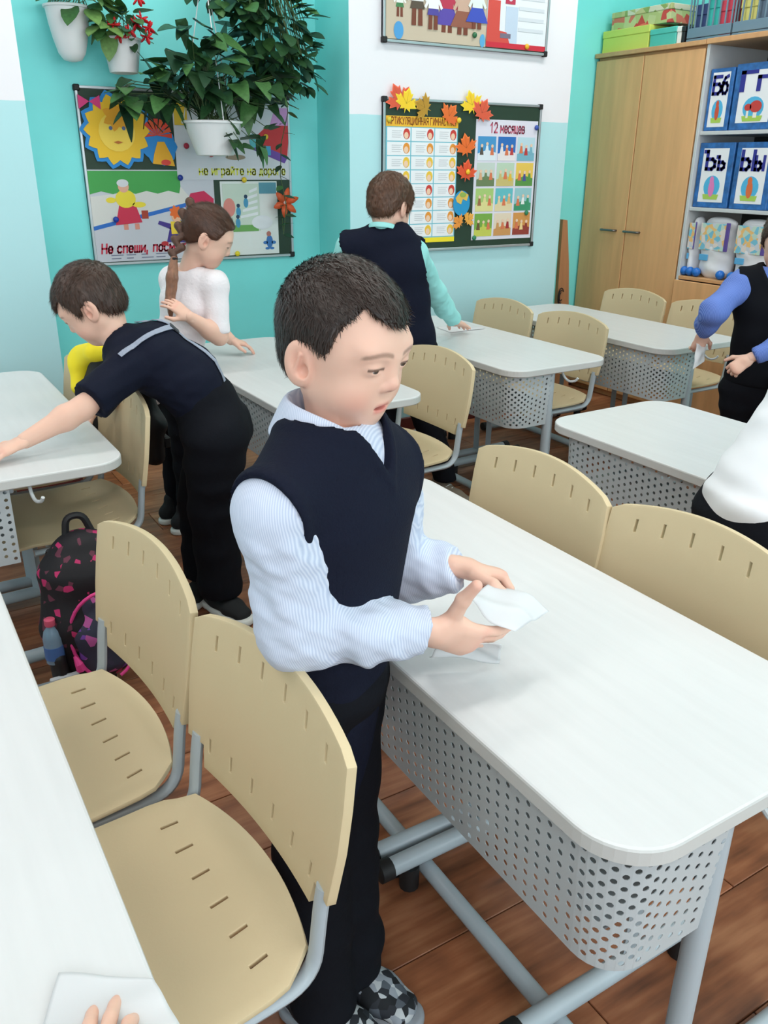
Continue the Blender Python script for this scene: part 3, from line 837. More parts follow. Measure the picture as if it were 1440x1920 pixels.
def figure(label, base, S):
    """build one person from joints given in metres; S is the pose and the wardrobe"""
    base = np.array(base, float)
    root = thing('person', label, 'person', tuple(base))
    lat, fwd = nrm(S['lat']), nrm(S['fwd']); up = np.cross(lat, fwd)
    hip, neck = np.array(S['hip'], float), np.array(S['neck'], float)
    sh = {k: np.array(S['sh' + k], float) for k in 'RL'}; el = {k: np.array(S['el' + k], float) for k in 'RL'}; wr = {k: np.array(S['wr' + k], float) for k in 'RL'}
    step = S.get('step', .007); skin = S.get('skin', SKIN)
    # --- body: head, hands and the figure under the clothes, one mesh
    parts = []
    hs = S.get('head')
    if hs:
        R = frame(hs['face'], hs.get('up', (0, 0, 1)), hs.get('roll', 0)); sc = hs.get('sc', 1.0)
        HV, HF, HC, ht = head_mesh(R, hs['c'], sc, hs.get('step', .0034), neck - (neck - np.array(hs['c'])) * .0, hs.get('mouth', .2), hs.get('lid', .6), skin, hs.get('brow', (110, 80, 66)), hs.get('neck_r', .042))
        parts.append((HV, HF, HC))
    for k in 'RL':
        h = S.get('hand' + k)
        if h: parts.append(hand_mesh(wr[k], h['D'], h['back'], k == 'R', h.get('L', .125), h.get('curl', ((15, 20, 12),) * 4), h.get('spread', (6, 2, -2, -7)), h.get('thumb', ((.7, .7, -.3), (.3, .9, -.3))), step=h.get('step', .0032), skin=skin, wr=h.get('wr', .021)))
    pts = [hip, neck] + list(sh.values()) + list(el.values()) + list(wr.values())
    lo, hi = bounds(pts, .2); B = Field(lo, hi, .011)
    w, d = S.get('w', (.112, .104, .112, .092)), S.get('d', (.085, .078, .080, .060))
    st = torso_stations(hip, neck, lat, [q - .016 for q in w], [q - .016 for q in d], S.get('bend', 0), fwd)
    B.loft(st, .03)
    for k in 'RL':
        if S.get('no' + k): continue
        B.cone(st[3][0], sh[k], .04, .036, .03); B.cone(sh[k], el[k], .033, .028, .02); B.cone(el[k], wr[k], .025, .0185, .02)
    BV, BF = B.nets(); parts.append((relax(BV, BF, 1), BF, np.tile(lin(skin), (len(BV), 1))))
    if S.get('bare'):      # bare forearms below short sleeves, at finer detail
        for k in S['bare']:
            lo, hi = bounds([sh[k], el[k], wr[k]], .08); A = Field(lo, hi, .004)
            m = el[k] + (sh[k] - el[k]) * .75
            A.cone(m, el[k], .034, .029, .02); A.cone(el[k], el[k] + (wr[k] - el[k]) * .3, .029, .031, .02); A.cone(el[k] + (wr[k] - el[k]) * .3, wr[k], .031, .0205, .02)
            AV, AF = A.nets(); parts.append((AV, AF, np.tile(lin(skin), (len(AV), 1))))
    V, Fc, C = joinm(parts); add_part(root, 'body', V, Fc, M_skin, C, base)
    if hs:
        if hs.get('gaze') is not None:
            for V, Fc, C in eyeballs(R, ht, sc, hs['gaze']): add_part(root, 'eye', V, Fc, M_eye, C, base)
        HV, HQ = hair_mesh(R, ht, sc, hs.get('hstep', .004), hs['zline'], hs.get('vol', .010), hs.get('hnoise', .0015), hs.get('seed', 1), hs.get('extra'), hs.get('strands', 1500), hs.get('slen', .018), hs.get('flow', (0, .5, -.9)))
        add_part(root, 'hair', HV, HQ, hs['mat'], None, base)
        S['_R'], S['_t'], S['_sc'] = R, ht, sc
    # --- shirt
    sm = S['shirt']; lo, hi = bounds(pts, .17); F = Field(lo, hi, step)
    st = torso_stations(hip, neck, lat, w, d, S.get('bend', 0), fwd)
    if S.get('untucked'):
        dn = nrm(nrm(hip - neck) * .4 + np.array((0, 0, -.6))); st = [(hip + dn * S['untucked'], lat, w[0] + S.get('flare', .014), d[0] + S.get('flare', .014))] + st
    F.loft(st, .03)
    for k in 'RL':
        if S.get('no' + k): continue
        F.cone(st[-1][0], sh[k], .052, S.get('shr', .047), .03)
        r = S.get('sleeve', (.047, .046, .044, .036, .034)); a, e, q = sh[k], el[k], wr[k]
        A = Field(lo, hi, step)
        if S.get('long', True):
            v = (q - e); q2 = e + v * S.get('cuff', .93)
            sleeve(A, [a, e, e + (q2 - e) * .55, q2], [r[0], r[1], r[3], r[4]], .02); v = v / np.linalg.norm(v)
        else:
            q2 = a + (e - a) * S.get('short', .8); sleeve(A, [a, q2], [r[0], r[1]], .02); v = nrm(e - a)
        # flat hem where the sleeve ends
        sl, X, Y, Z = A.region(q2 - .075, q2 + .075)
        dd = ((X - q2[0]) * v[0] + (Y - q2[1]) * v[1] + (Z - q2[2]) * v[2]).astype(np.float32); A.g[sl] = np.maximum(A.g[sl], dd)
        F.g = np.minimum(F.g, A.g) - (np.maximum(.02 - np.abs(F.g - A.g), 0) ** 2) / .08
    # neck opening
    F.cone(neck + up * .02 - fwd * .01, neck + up * .12, .048, .06, .006, sub=True)
    V, Fc = F.nets(); V = relax(V, Fc, 3, .5)
    for (amp, fr, sd, axk) in S.get('folds', ((.0035, 16, 3, None),)):
        ax = None if axk is None else nrm(np.array(axk)); V2 = folds(V, Fc, amp, fr, sd, ax)
        if S.get('vest') is not None:      # keep the folds to the sleeves
            dm = np.full(len(V), 1.0)
            for k in 'RL':
                for a, b in ((sh[k], el[k]), (el[k], wr[k])):
                    ba = b - a; t = np.clip((V - a) @ ba / (ba @ ba), .22 if a is sh[k] else 0, 1); dm = np.minimum(dm, np.linalg.norm(V - a - t[:, None] * ba, axis=1))
            wt = np.clip((.072 - dm) / .02, 0, 1)[:, None]; V = V + (V2 - V) * wt
        else: V = V2
    add_part(root, S.get('shirt_name', 'shirt'), V, Fc, sm, None, base)
    # --- vest
    if S.get('vest') is not None:
        o = S.get('vest_off', .010); G = Field(*bounds([hip, neck] + list(sh.values()), .17), S.get('vstep', step))
        stv = [(c, l, a + o, b + o) for c, l, a, b in torso_stations(hip, neck, lat, w, d, S.get('bend', 0), fwd)]
        dn = (hip - neck); dn /= np.linalg.norm(dn); stv = [(hip + dn * S.get('vest_low', .03), lat, w[0] + o + .004, d[0] + o + .004)] + stv
        G.loft(stv, .03)
        for k in 'RL': G.cone(st[-1][0] + up * .004, sh[k] + up * .006, .055 + o * .4, .050 + o * .4, .03)
        X, Y, Z = G.ax[0][:, None, None], G.ax[1][None, :, None], G.ax[2][None, None, :]
        keep = np.full(G.g.shape, .2, np.float32)
        for k in 'RL':
            out = nrm(lat if k == 'R' else -lat); c = sh[k] + out * S.get('arm_out', .040) - up * .022
            x, y, z = X - c[0], Y - c[1], Z - c[2]
            e = np.sqrt(((x * out[0] + y * out[1] + z * out[2]) / .056) ** 2 + ((x * fwd[0] + y * fwd[1] + z * fwd[2]) / .066) ** 2 + ((x * up[0] + y * up[1] + z * up[2]) / .082) ** 2)
            keep = np.minimum(keep, ((e - 1) * .062).astype(np.float32))
        x, y, z = X - neck[0], Y - neck[1], Z - neck[2]
        r_, f_, u_ = (x * lat[0] + y * lat[1] + z * lat[2]), (x * fwd[0] + y * fwd[1] + z * fwd[2]), (x * up[0] + y * up[1] + z * up[2])
        cyl = np.sqrt(r_ ** 2 + (f_ + .005) ** 2) - S.get('neck_hole', .056); cyl = np.maximum(cyl, -(u_ + .03))
        vee = np.maximum(np.abs(r_) * .87 - (u_ + S.get('vee', .085)) * .49, -(f_ - .0)); vee = np.maximum(vee, u_ - .12)
        keep = np.minimum(keep, np.minimum(cyl, vee).astype(np.float32))
        G.g = G.g - .0035 * np.clip((.016 - keep) / .004, 0, 1).astype(np.float32) * (keep > -.01)
        # hem rib
        hb = ((X - (hip + dn * S.get('vest_low', .03))[0]) * dn[0] + (Y - (hip + dn * S.get('vest_low', .03))[1]) * dn[1] + (Z - (hip + dn * S.get('vest_low', .03))[2]) * dn[2]).astype(np.float32)
        G.g = np.maximum(G.g, hb - .012); G.g = np.maximum(G.g, -keep)
        V, Fc = G.nets(); V = relax(V, Fc, 3, .5); V = folds(V, Fc, S.get('vest_fold', .003), 9, 8)
        add_part(root, 'vest', V, Fc, S['vest'], None, base)
    # --- trousers
    if S.get('pants') is not None:
        an = [np.array(S['anR'], float), np.array(S['anL'], float)]; kn = [np.array(S['knR'], float), np.array(S['knL'], float)]
        lo, hi = bounds([hip] + an + kn, .16); T = Field(lo, hi, S.get('pstep', .008))
        hv = nrm(nrm(hip - neck) * .4 + np.array((0, 0, -.6)))
        T.loft([(hip + hv * (.03 if S.get('untucked') else -.03), lat, w[0] + .004, d[0] + .004), (hip + hv * .07, lat, w[0] + .006, d[0] + .010)], .03)
        pr = S.get('pr', (.068, .055, .047))
        for s, a, q in ((1, an[0], kn[0]), (-1, an[1], kn[1])):
            h0 = hip + lat * s * .058 + hv * .07
            T.cone(h0, q, pr[0] + .012, pr[1], .025); T.cone(q, a, pr[1], pr[2], .02)
            sl, X, Y, Z = T.region(a - .09, a + .09); T.g[sl] = np.maximum(T.g[sl], (a[2] - .012 - Z + 0 * X + 0 * Y).astype(np.float32))
        V, Fc = T.nets(); V = relax(V, Fc, 1, .5); V = folds(V, Fc, .004, 11, 5, (0, 0, 1)); V[:, 2] = np.maximum(V[:, 2], .004)
        add_part(root, 'trousers', V, Fc, S['pants'], None, base)
    for k in 'RL':
        if S.get('shoe' + k): shoe(root, base, S['an' + k], S['shoe' + k], S.get('shoe_len', .19), S['shoe_mats'])
    return root

def collar(root, base, neck, lat, fwd, up, m, r0=.045, r1=.062, h=.030, drop=.03, opening=.22, tip=.028, name='collar'):
    """turned-down shirt collar: stands round the neck, folds over, ends in two points at the front"""
    lat, fwd, up, neck = map(lambda q: np.array(q, float), (lat, fwd, up, neck)); n = 40; rows = 6; V = []
    for i in range(n + 1):
        s = -1 + 2 * i / n; th = math.pi / 2 + s * (math.pi - opening) + math.pi       # s = 0 at the nape
        e = abs(s) ** 3
        dv = lat * math.cos(th) + fwd * math.sin(th)
        ctr = neck - fwd * .012 + up * (-.026 * max(0, e) - .004)
        lift = h * (1 - .45 * e)
        prof = [(r0, -.01), (r0, lift * .6), (r0 + .003, lift), (r0 + .008, lift - .002), ((r0 + r1) / 2 + .004, lift - .5 * (drop + tip * e)), (r1, lift - drop - tip * e ** 2)]
        for (r, z) in prof:
            V.append(ctr + dv * r * (1 + .12 * e) + up * z)
    Fc = np.array([(i * rows + j, (i + 1) * rows + j, (i + 1) * rows + j + 1, i * rows + j + 1) for i in range(n) for j in range(rows - 1)])
    o = add_part(root, name, np.array(V), Fc, m, None, base)
    md = o.modifiers.new('thickness', 'SOLIDIFY'); md.thickness = .0022; md.offset = 0
    sb = o.modifiers.new('smooth', 'SUBSURF'); sb.levels = 1; sb.render_levels = 1
    return o

def strap_along(root, base, pts, width, m, name, th=.002, normal=None, stripes=None):
    """flat ribbon through pts, lying on a surface with the given normals"""
    P = [np.array(p, float) for p in pts]; V = []
    for i, p in enumerate(P):
        t = nrm(P[min(i + 1, len(P) - 1)] - P[max(i - 1, 0)]); n = nrm(normal[i] if isinstance(normal, list) else normal); s = nrm(np.cross(t, n))
        V += [p - s * width / 2, p + s * width / 2, p + s * width / 2 + n * th, p - s * width / 2 + n * th]
    Fc = []
    for i in range(len(P) - 1):
        for k in range(4): Fc.append((4 * i + k, 4 * i + (k + 1) % 4, 4 * (i + 1) + (k + 1) % 4, 4 * (i + 1) + k))
    Fc += [(3, 2, 1, 0), tuple(4 * (len(P) - 1) + k for k in range(4))]
    return obj(name, new_mesh(name, np.array(V) - np.array(base), Fc, False), m, root)
# ------------------------------------------------------------------ wardrobe materials
def stripe_mat(name, c0, c1, scale, rot=(0, 0, 0)):
    m = bpy.data.materials.new(name); m.use_nodes = True; nt = m.node_tree; b = nt.nodes['Principled BSDF']
    b.inputs['Roughness'].default_value = .75; b.inputs['Specular IOR Level'].default_value = .25
    tc = nt.nodes.new('ShaderNodeTexCoord'); mp = nt.nodes.new('ShaderNodeMapping'); mp.inputs['Rotation'].default_value = rot
    nt.links.new(tc.outputs['Object'], mp.inputs[0])
    w = nt.nodes.new('ShaderNodeTexWave'); w.inputs['Scale'].default_value = scale; w.inputs['Distortion'].default_value = .6; w.inputs['Detail'].default_value = 0
    nt.links.new(mp.outputs[0], w.inputs['Vector'])
    mx = nt.nodes.new('ShaderNodeMix'); mx.data_type = 'RGBA'; mx.inputs[6].default_value = srgb(c0); mx.inputs[7].default_value = srgb(c1)
    nt.links.new(w.outputs['Fac'], mx.inputs[0]); nt.links.new(mx.outputs[2], b.inputs['Base Color']); return m
def patch_mat(name, cols, scale, rough=.8):
    """blotchy print: Voronoi cells in a few flat colours"""
    m = bpy.data.materials.new(name); m.use_nodes = True; nt = m.node_tree; b = nt.nodes['Principled BSDF']; b.inputs['Roughness'].default_value = rough
    tc = nt.nodes.new('ShaderNodeTexCoord'); v = nt.nodes.new('ShaderNodeTexVoronoi'); v.inputs['Scale'].default_value = scale
    nt.links.new(tc.outputs['Object'], v.inputs['Vector'])
    sp = nt.nodes.new('ShaderNodeSeparateColor'); nt.links.new(v.outputs['Color'], sp.inputs[0])
    r = nt.nodes.new('ShaderNodeValToRGB'); r.color_ramp.interpolation = 'CONSTANT'; nt.links.new(sp.outputs[0], r.inputs[0])
    e = r.color_ramp.elements; e[0].color = srgb(cols[0]); e[1].position = 1 / len(cols); e[1].color = srgb(cols[1])
    for i, c in enumerate(cols[2:], 2): r.color_ramp.elements.new(i / len(cols)).color = srgb(c)
    nt.links.new(r.outputs[0], b.inputs['Base Color']); return m
M_shirtblue = stripe_mat('pale_blue_striped_cotton', (184, 195, 218), (212, 219, 235), 120, (0, .2, .9))
M_navy = mat('navy_knit', (21, 25, 41), .9, .15, bump=(300, .3))
M_blackcloth = mat('black_trouser_cloth', (17, 19, 26), .85, .15, bump=(200, .15))
M_navycotton = mat('dark_navy_cotton', (15, 20, 38), .85, .2, bump=(120, .15))
M_white_cloth = mat('white_cotton', (240, 243, 248), .8, .2)
M_mint = mat('mint_cotton', (158, 224, 222), .8, .2)
M_blueshirt = stripe_mat('mid_blue_striped_cotton', (78, 108, 190), (122, 148, 216), 90, (0, .3, .4))
M_lace = mat('white_lace', (240, 234, 238), .8, .2, bump=(90, .6))
M_camo = patch_mat('grey_camouflage_canvas', [(38, 42, 50), (150, 158, 168), (84, 92, 102), (20, 24, 30), (190, 196, 200)], 75)
M_sole = mat('white_rubber_sole', (228, 228, 224), .6)
M_greysole = mat('grey_rubber_sole', (150, 156, 164), .6)
M_lace_w = mat('white_laces', (235, 235, 235), .8)
M_blackcanvas = mat('black_canvas', (26, 27, 30), .85)
M_taupe = mat('taupe_suede', (140, 126, 112), .9)
M_hair_dk = hair_mat('dark_brown_hair', (46, 33, 28)); M_hair_br = hair_mat('brown_hair', (66, 46, 36)); M_hair_md = hair_mat('chestnut_hair', (92, 62, 44))
M_hair_girl = hair_mat('girl_brown_hair', (84, 54, 40))
M_suede_trim = mat('yellow', (245, 222, 30), .7)

def boy_line(front=.150, temple=.160, side=.104, burn=.078, nape=.035, bang=None):
    ys = np.array([-.12, -.07, -.045, -.030, -.018, .006, .014, .026, .036, .050, .066, .09, .12])
    zs = np.array([nape, nape, nape + .015, side - .03, side, side, burn, burn + .004, temple - .03, temple, front, front - .006, front - .008])
    return lambda Y, X: np.interp(Y, ys, zs) - np.where((Y > .05), .012 * np.clip(1 - X / .05, 0, 1), 0) + 0 * X

# ------------------------------------------------------------------ the boy with the navy vest
def bangs(F):
    for s in (-1, 0, 1):
        F.cone((s * .03 + .004, .055, .188), (s * .028 + .004, .0775 - abs(s) * .006, .148), .008, .005, .02)
def away(p, k=1.03):
    """the same bearing from where the photographer stood, k times as far"""
    return (p[0] * k, p[1] * k, CAM_H + (p[2] - CAM_H) * k)
MB_ = (.478, .945, 0)
main = figure('boy in a navy knitted vest and pale striped shirt, handling a white wipe', MB_, dict(
    lat=(-.87, -.49, 0), fwd=(.49, -.87, 0), hip=(.483, .950, .70), neck=away((.480, .900, 1.022)),
    shR=away((.366, .840, .962)), shL=away((.570, .930, .952)), elR=away((.396, .846, .790)), elL=away((.615, .955, .770)), wrR=away((.560, .789, .767)), wrL=away((.669, .875, .798)),
    w=(.100, .102, .121, .100), d=(.084, .086, .090, .066), step=.0042, vstep=.0042,
    head=dict(c=away((.501, .911, 1.139)), face=(.385, -.915, -.20), roll=.0, sc=.945, step=.0017, hstep=.0026, mouth=.9, lid=.75, gaze=(-.1, .9, -.32), brow=(108, 82, 70),
              zline=boy_line(front=.164, temple=.174, side=.112, burn=.104, nape=.032), vol=.0065, strands=9000, slen=.012, hnoise=.0007, seed=3,
              flow=lambda p: (p[0] * 3, .8 + 3 * p[1], -.25 - 6 * max(0, abs(p[0]) - .05)) if p[2] > .15 else (0, .1, -1), mat=M_hair_dk, neck_r=.035),
    handR=dict(D=(.84, -.10, -.40), back=(-.22, -.80, -.45), L=.152, curl=((10, 12, 8), (13, 14, 10), (17, 16, 12), (22, 18, 14)), spread=(3, 1, -1, -3), thumb=((.95, -.22, -.10), (.98, -.10, .02)), step=.0017, wr=.024),
    handL=dict(D=(.80, -.38, -.25), back=(.10, .40, .90), L=.128, curl=((48, 64, 40), (60, 74, 40), (68, 76, 40), (72, 76, 40)), spread=(3, 1, -1, -3), thumb=((.55, .75, -.30), (.10, .90, -.45)), step=.0017, wr=.023),
    shirt=M_shirtblue, sleeve=(.047, .050, .047, .041, .034), shr=.050, cuff=.96, folds=((.0050, 9, 5, None), (.0036, 15, 7, (.9, -.2, .35)), (.0030, 22, 12, (.7, -.3, .7)), (.0012, 45, 9, None)),
    vest=M_navy, vest_low=.0, arm_out=.048, vee=.040, neck_hole=.066, vest_fold=.0030,
    pants=M_blackcloth, knR=(.43, .905, .34), knL=(.50, .935, .34), anR=(.425, .870, .075), anL=(.50, .905, .075), pstep=.006, pr=(.054, .056, .052),
    shoeR=(.43, -.90), shoeL=(.43, -.90), shoe_mats=(M_camo, M_greysole, M_lace_w)))
collar(main, MB_, away((.478, .898, 1.042)), (-.87, -.49, 0), (.49, -.87, 0), (0, 0, 1), M_shirtblue, r0=.046, r1=.077, h=.036, drop=.048, opening=.24, tip=.034)

# ------------------------------------------------------------------ the boy in suspenders, bending over the left desk
LB = (.80, 2.30, 0)
lf = nrm((-.80, .46, -.0)); ll = nrm(np.cross(lf, (0, 0, 1)))
bend_f = nrm((-.55, .30, -.62))           # chest of the leaning torso faces forward and down
lb_neck = np.array((.585, 2.40, .862)); lb_hip = np.array((.800, 2.285, .675))
left = figure('boy in dark navy polo and grey suspenders, bending over to wipe a desk', LB, dict(
    lat=ll, fwd=bend_f, hip=lb_hip, neck=lb_neck, bend=.045,
    shL=(.585, 2.285, .818), shR=(.655, 2.49, .845), elL=(.440, 2.225, .742), elR=(.595, 2.515, .70), wrL=(.285, 2.200, .685), wrR=(.53, 2.50, .66),
    w=(.108, .112, .118, .098), d=(.088, .092, .090, .066), step=.006,
    head=dict(c=(.540, 2.448, .978), face=(-.72, .36, -.55), up=(0, 0, 1), roll=-.02, sc=.98, step=.003, hstep=.0038, mouth=.2, lid=.9, gaze=(.1, .8, -.6),
              zline=boy_line(front=.150, temple=.156, side=.106, burn=.086, nape=.034), vol=.010, strands=5000, slen=.022, hnoise=.0016, seed=11, mat=M_hair_br,
              flow=lambda p: (p[0] * 3, .9, -.3) if p[2] > .16 else (0, .25, -1)),
    handL=dict(D=(-.85, -.16, -.22), back=(-.1, -.1, 1), L=.13, curl=((8, 12, 8),) * 4, spread=(8, 3, -3, -9), thumb=((.8, .6, -.1), (.4, .9, -.1)), step=.003),
    handR=dict(D=(-.6, .1, -.5), back=(-.2, .2, 1), L=.12),
    bare='RL', long=False, short=.84, sleeve=(.052, .056), shirt=M_navycotton, shirt_name='polo_shirt', folds=((.004, 9, 3, None), (.002, 22, 4, None)),
    pants=M_blackcloth, knR=(.80, 2.40, .36), knL=(.79, 2.27, .36), anR=(.80, 2.44, .08), anL=(.80, 2.29, .08), pr=(.082, .074, .068), shoe_mats=(M_blackcanvas, M_sole, M_lace_w), shoeR=(-.6, -.6), shoeL=(.25, -.85)))
collar(left, LB, lb_neck + np.array((.012, -.005, .004)), ll, nrm((-.70, .40, -.35)), nrm(np.cross(ll, nrm((-.70, .40, -.35)))), M_navycotton, r0=.047, r1=.066, h=.026, drop=.022, opening=.3, tip=.02)
M_strap = mat('grey_striped_elastic', (150, 158, 176), .8, noise=(9, .2, (1, 60, 60))); M_patch = mat('dark_leather_patch', (42, 44, 52), .6); M_clip = mat('chrome_clip', (190, 194, 200), .25, metal=1)

# ------------------------------------------------------------------ the girl with the plait
GB = (.945, 3.03, 0)
gf = nrm((.80, .25, 0)); gl = nrm(np.cross(gf, (0, 0, 1)))
girl_line = lambda Y, X: np.interp(Y, [-.12, -.06, -.03, -.01, .012, .03, .05, .08, .12], [.05, .05, .07, .10, .10, .105, .15, .166, .166]) + 0 * X
girl = figure('girl with a long brown plait and white lace blouse, seen from behind', GB, dict(
    lat=gl, fwd=gf, hip=(.945, 3.03, .62), neck=(1.028, 2.995, .985), shR=(1.075, 2.895, .942), shL=(.985, 3.09, .942), elR=(1.065, 2.862, .765), elL=(1.12, 3.20, .80), wrR=(.955, 2.845, .845), wrL=(1.20, 3.10, .70),
    w=(.105, .096, .108, .088), d=(.082, .072, .076, .056), step=.006,
    head=dict(c=(1.085, 2.950, 1.105), face=(.80, -.30, -.42), roll=.0, sc=.95, step=.0032, hstep=.004, mouth=.1, lid=.95, gaze=(0, .8, -.6), zline=girl_line, vol=.007, strands=4000, slen=.03, hnoise=.0006, seed=21,
              mat=M_hair_girl, flow=lambda p: (-.2 * p[0], -1, .25)),
    handR=dict(D=(-.5, .3, .5), back=(.3, -.8, .3), L=.115), handL=dict(D=(.8, -.2, -.3), back=(0, 0, 1), L=.115),
    bare='RL', long=False, short=.95, sleeve=(.044, .040), untucked=.06, shirt=M_lace, shirt_name='blouse', folds=((.002, 12, 3, None),),
    pants=M_blackcloth, knR=(.945, 2.97, .34), knL=(.935, 3.09, .34), anR=(.94, 2.97, .07), anL=(.93, 3.09, .07), shoe_mats=(M_blackcanvas, M_sole, M_lace_w), shoeR=(.8, .1), shoeL=(.8, .1)))
def plait(root, base, P, r, m, n=9):
    """three-strand plait along P: each lobe overlaps the next"""
    F = Field(*bounds(P, .05), .003); P = [np.array(p, float) for p in P]
    L = [0]
    for a, b in zip(P[:-1], P[1:]): L.append(L[-1] + np.linalg.norm(b - a))
    at = lambda s: np.array([np.interp(s, L, [p[i] for p in P]) for i in range(3)])
    tot = L[-1]; k = int(tot / (r * 1.05)); side0 = None
    for i in range(k):
        s = tot * (i + .5) / k; c = at(s); t = nrm(at(min(s + .005, tot)) - at(max(s - .005, 0))); sd = nrm(np.cross(t, (.48, .79, -.3)))
        sg = 1 if i % 2 else -1; tr = 1 - .25 * s / tot
        ax = nrm(t * .75 + sd * -sg * .6)
        F.cone(c + sd * sg * r * .42 - ax * r * .55, c + sd * sg * r * .30 + ax * r * .55, r * .80 * tr, r * .62 * tr, .0015)
    V, Fc = F.nets(); return add_part(root, 'plait', V, Fc, m, None, base)
pl = plait(girl, GB, [(1.055, 2.990, 1.205), (1.015, 2.975, 1.165), (.99, 2.962, 1.115), (.968, 2.948, 1.07), (.950, 2.935, 1.03)], .021, M_hair_girl)
F = Field((.86, 2.86, .80), (1.0, 2.99, 1.06), .0035)
F.cone((.948, 2.935, 1.03), (.93, 2.92, .97), .012, .020, .01); F.cone((.93, 2.92, .97), (.915, 2.915, .89), .020, .017, .01); F.cone((.915, 2.915, .89), (.912, 2.91, .84), .017, .006, .01)
V, Fc = F.nets(); V = folds(V, Fc, .002, 60, 3, (1, 0, 0)); add_part(girl, 'ponytail_end', V, Fc, hair_mat('light_brown_hair', (140, 98, 76)), None, GB)
obj('hair_tie', MB().lathe([(.010, -.006), (.0145, 0), (.010, .006)], 14, (0, 0, 0)).mesh('hair_tie', True), M_blackcanvas, girl, tuple(np.array((.948, 2.935, 1.03)) - np.array(GB)))

# ------------------------------------------------------------------ the boy at the boards
FB = (1.78, 2.76, 0)
ff = nrm((.74, .60, 0)); fl = nrm(np.cross(ff, (0, 0, 1)))
far = figure('boy in navy vest and mint shirt, back turned, pressing a wipe to a desk', FB, dict(
    lat=fl, fwd=nrm(ff + np.array((0, 0, -.25))), hip=(1.765, 2.745, .72), neck=(1.690, 2.755, 1.105), shL=(1.565, 2.800, 1.055), shR=(1.800, 2.720, 1.030), elR=(1.985, 2.86, .862), elL=(1.56, 2.93, .90), wrR=(2.190, 2.985, .705), wrL=(1.70, 3.05, .80),
    w=(.112, .110, .124, .104), d=(.090, .084, .086, .064), step=.0065,
    head=dict(c=(1.722, 2.772, 1.205), face=(.80, .30, -.36), roll=0, sc=.95, step=.0034, hstep=.0042, mouth=.1, lid=.9, gaze=(0, .8, -.6), zline=boy_line(nape=.028), vol=.011, strands=3500, slen=.024, hnoise=.002, seed=31, mat=M_hair_md),
    handR=dict(D=(.75, .35, -.30), back=(-.2, -.1, 1), L=.13, curl=((4, 8, 6),) * 4, spread=(10, 4, -4, -12), step=.003), handL=dict(D=(.6, .6, -.4), back=(0, 0, 1)),
    shirt=M_mint, sleeve=(.046, .046, .044, .040, .033), cuff=.95, folds=((.0035, 11, 3, None), (.002, 25, 6, None)), vest=M_navy, vest_low=.04, vest_off=.014, arm_out=.048, neck_hole=.052,
    pants=M_blackcloth, knR=(1.845, 2.715, .45), knL=(1.74, 2.84, .40), anR=(1.905, 2.620, .15), anL=(1.74, 2.86, .08), pr=(.072, .060, .048), shoe_mats=(M_taupe, M_sole, M_lace_w), shoeR=(.25, -.80, .045), shoeL=(.7, .5)))
collar(far, FB, (1.690, 2.755, 1.105), fl, nrm(ff + np.array((0, 0, -.25))), nrm(np.cross(fl, ff)), M_mint, r0=.046, r1=.06, h=.03, drop=.02)

# ------------------------------------------------------------------ the boy at the right edge
RB = (2.88, 1.93, 0)
rf = nrm((-.62, -.52, 0)); rl = nrm(np.cross(rf, (0, 0, 1)))
right = figure('boy in blue striped shirt and black vest at the right edge', RB, dict(
    lat=rl, fwd=rf, hip=(2.860, 1.930, .62), neck=(2.855, 1.925, .985), shR=(2.770, 2.005, .945), shL=(2.925, 1.850, .940), elR=(2.642, 2.015, .852), elL=(2.800, 1.74, .80), wrR=(2.692, 2.085, .748), wrL=(2.660, 1.850, .705),
    w=(.110, .106, .118, .098), d=(.088, .082, .086, .064), step=.007,
    head=dict(c=(2.875, 1.935, 1.105), face=(-.66, -.42, -.50), roll=0, sc=.96, step=.0036, hstep=.0045, mouth=.1, lid=.8, gaze=(0, .8, -.6), zline=boy_line(), vol=.010, strands=2500, slen=.022, hnoise=.002, seed=41, mat=M_hair_br),
    handR=dict(D=(.10, .30, -.80), back=(-.6, -.6, -.3), L=.12, curl=((30, 35, 20),) * 4), handL=dict(D=(-.5, .35, -.5), back=(-.4, -.5, .5), L=.12, curl=((45, 50, 30),) * 4),
    shirt=M_blueshirt, sleeve=(.050, .048, .044, .040, .032), cuff=.9, folds=((.0045, 12, 3, None),), vest=mat('black_knit', (18, 20, 26), .9, .15), vest_low=.03, arm_out=.048,
    pants=M_blackcloth, knR=(2.830, 1.97, .35), knL=(2.890, 1.89, .35), anR=(2.830, 1.98, .08), anL=(2.890, 1.88, .08), shoe_mats=(M_blackcanvas, M_sole, M_lace_w), shoeR=(-.6, -.5), shoeL=(-.6, -.5)))

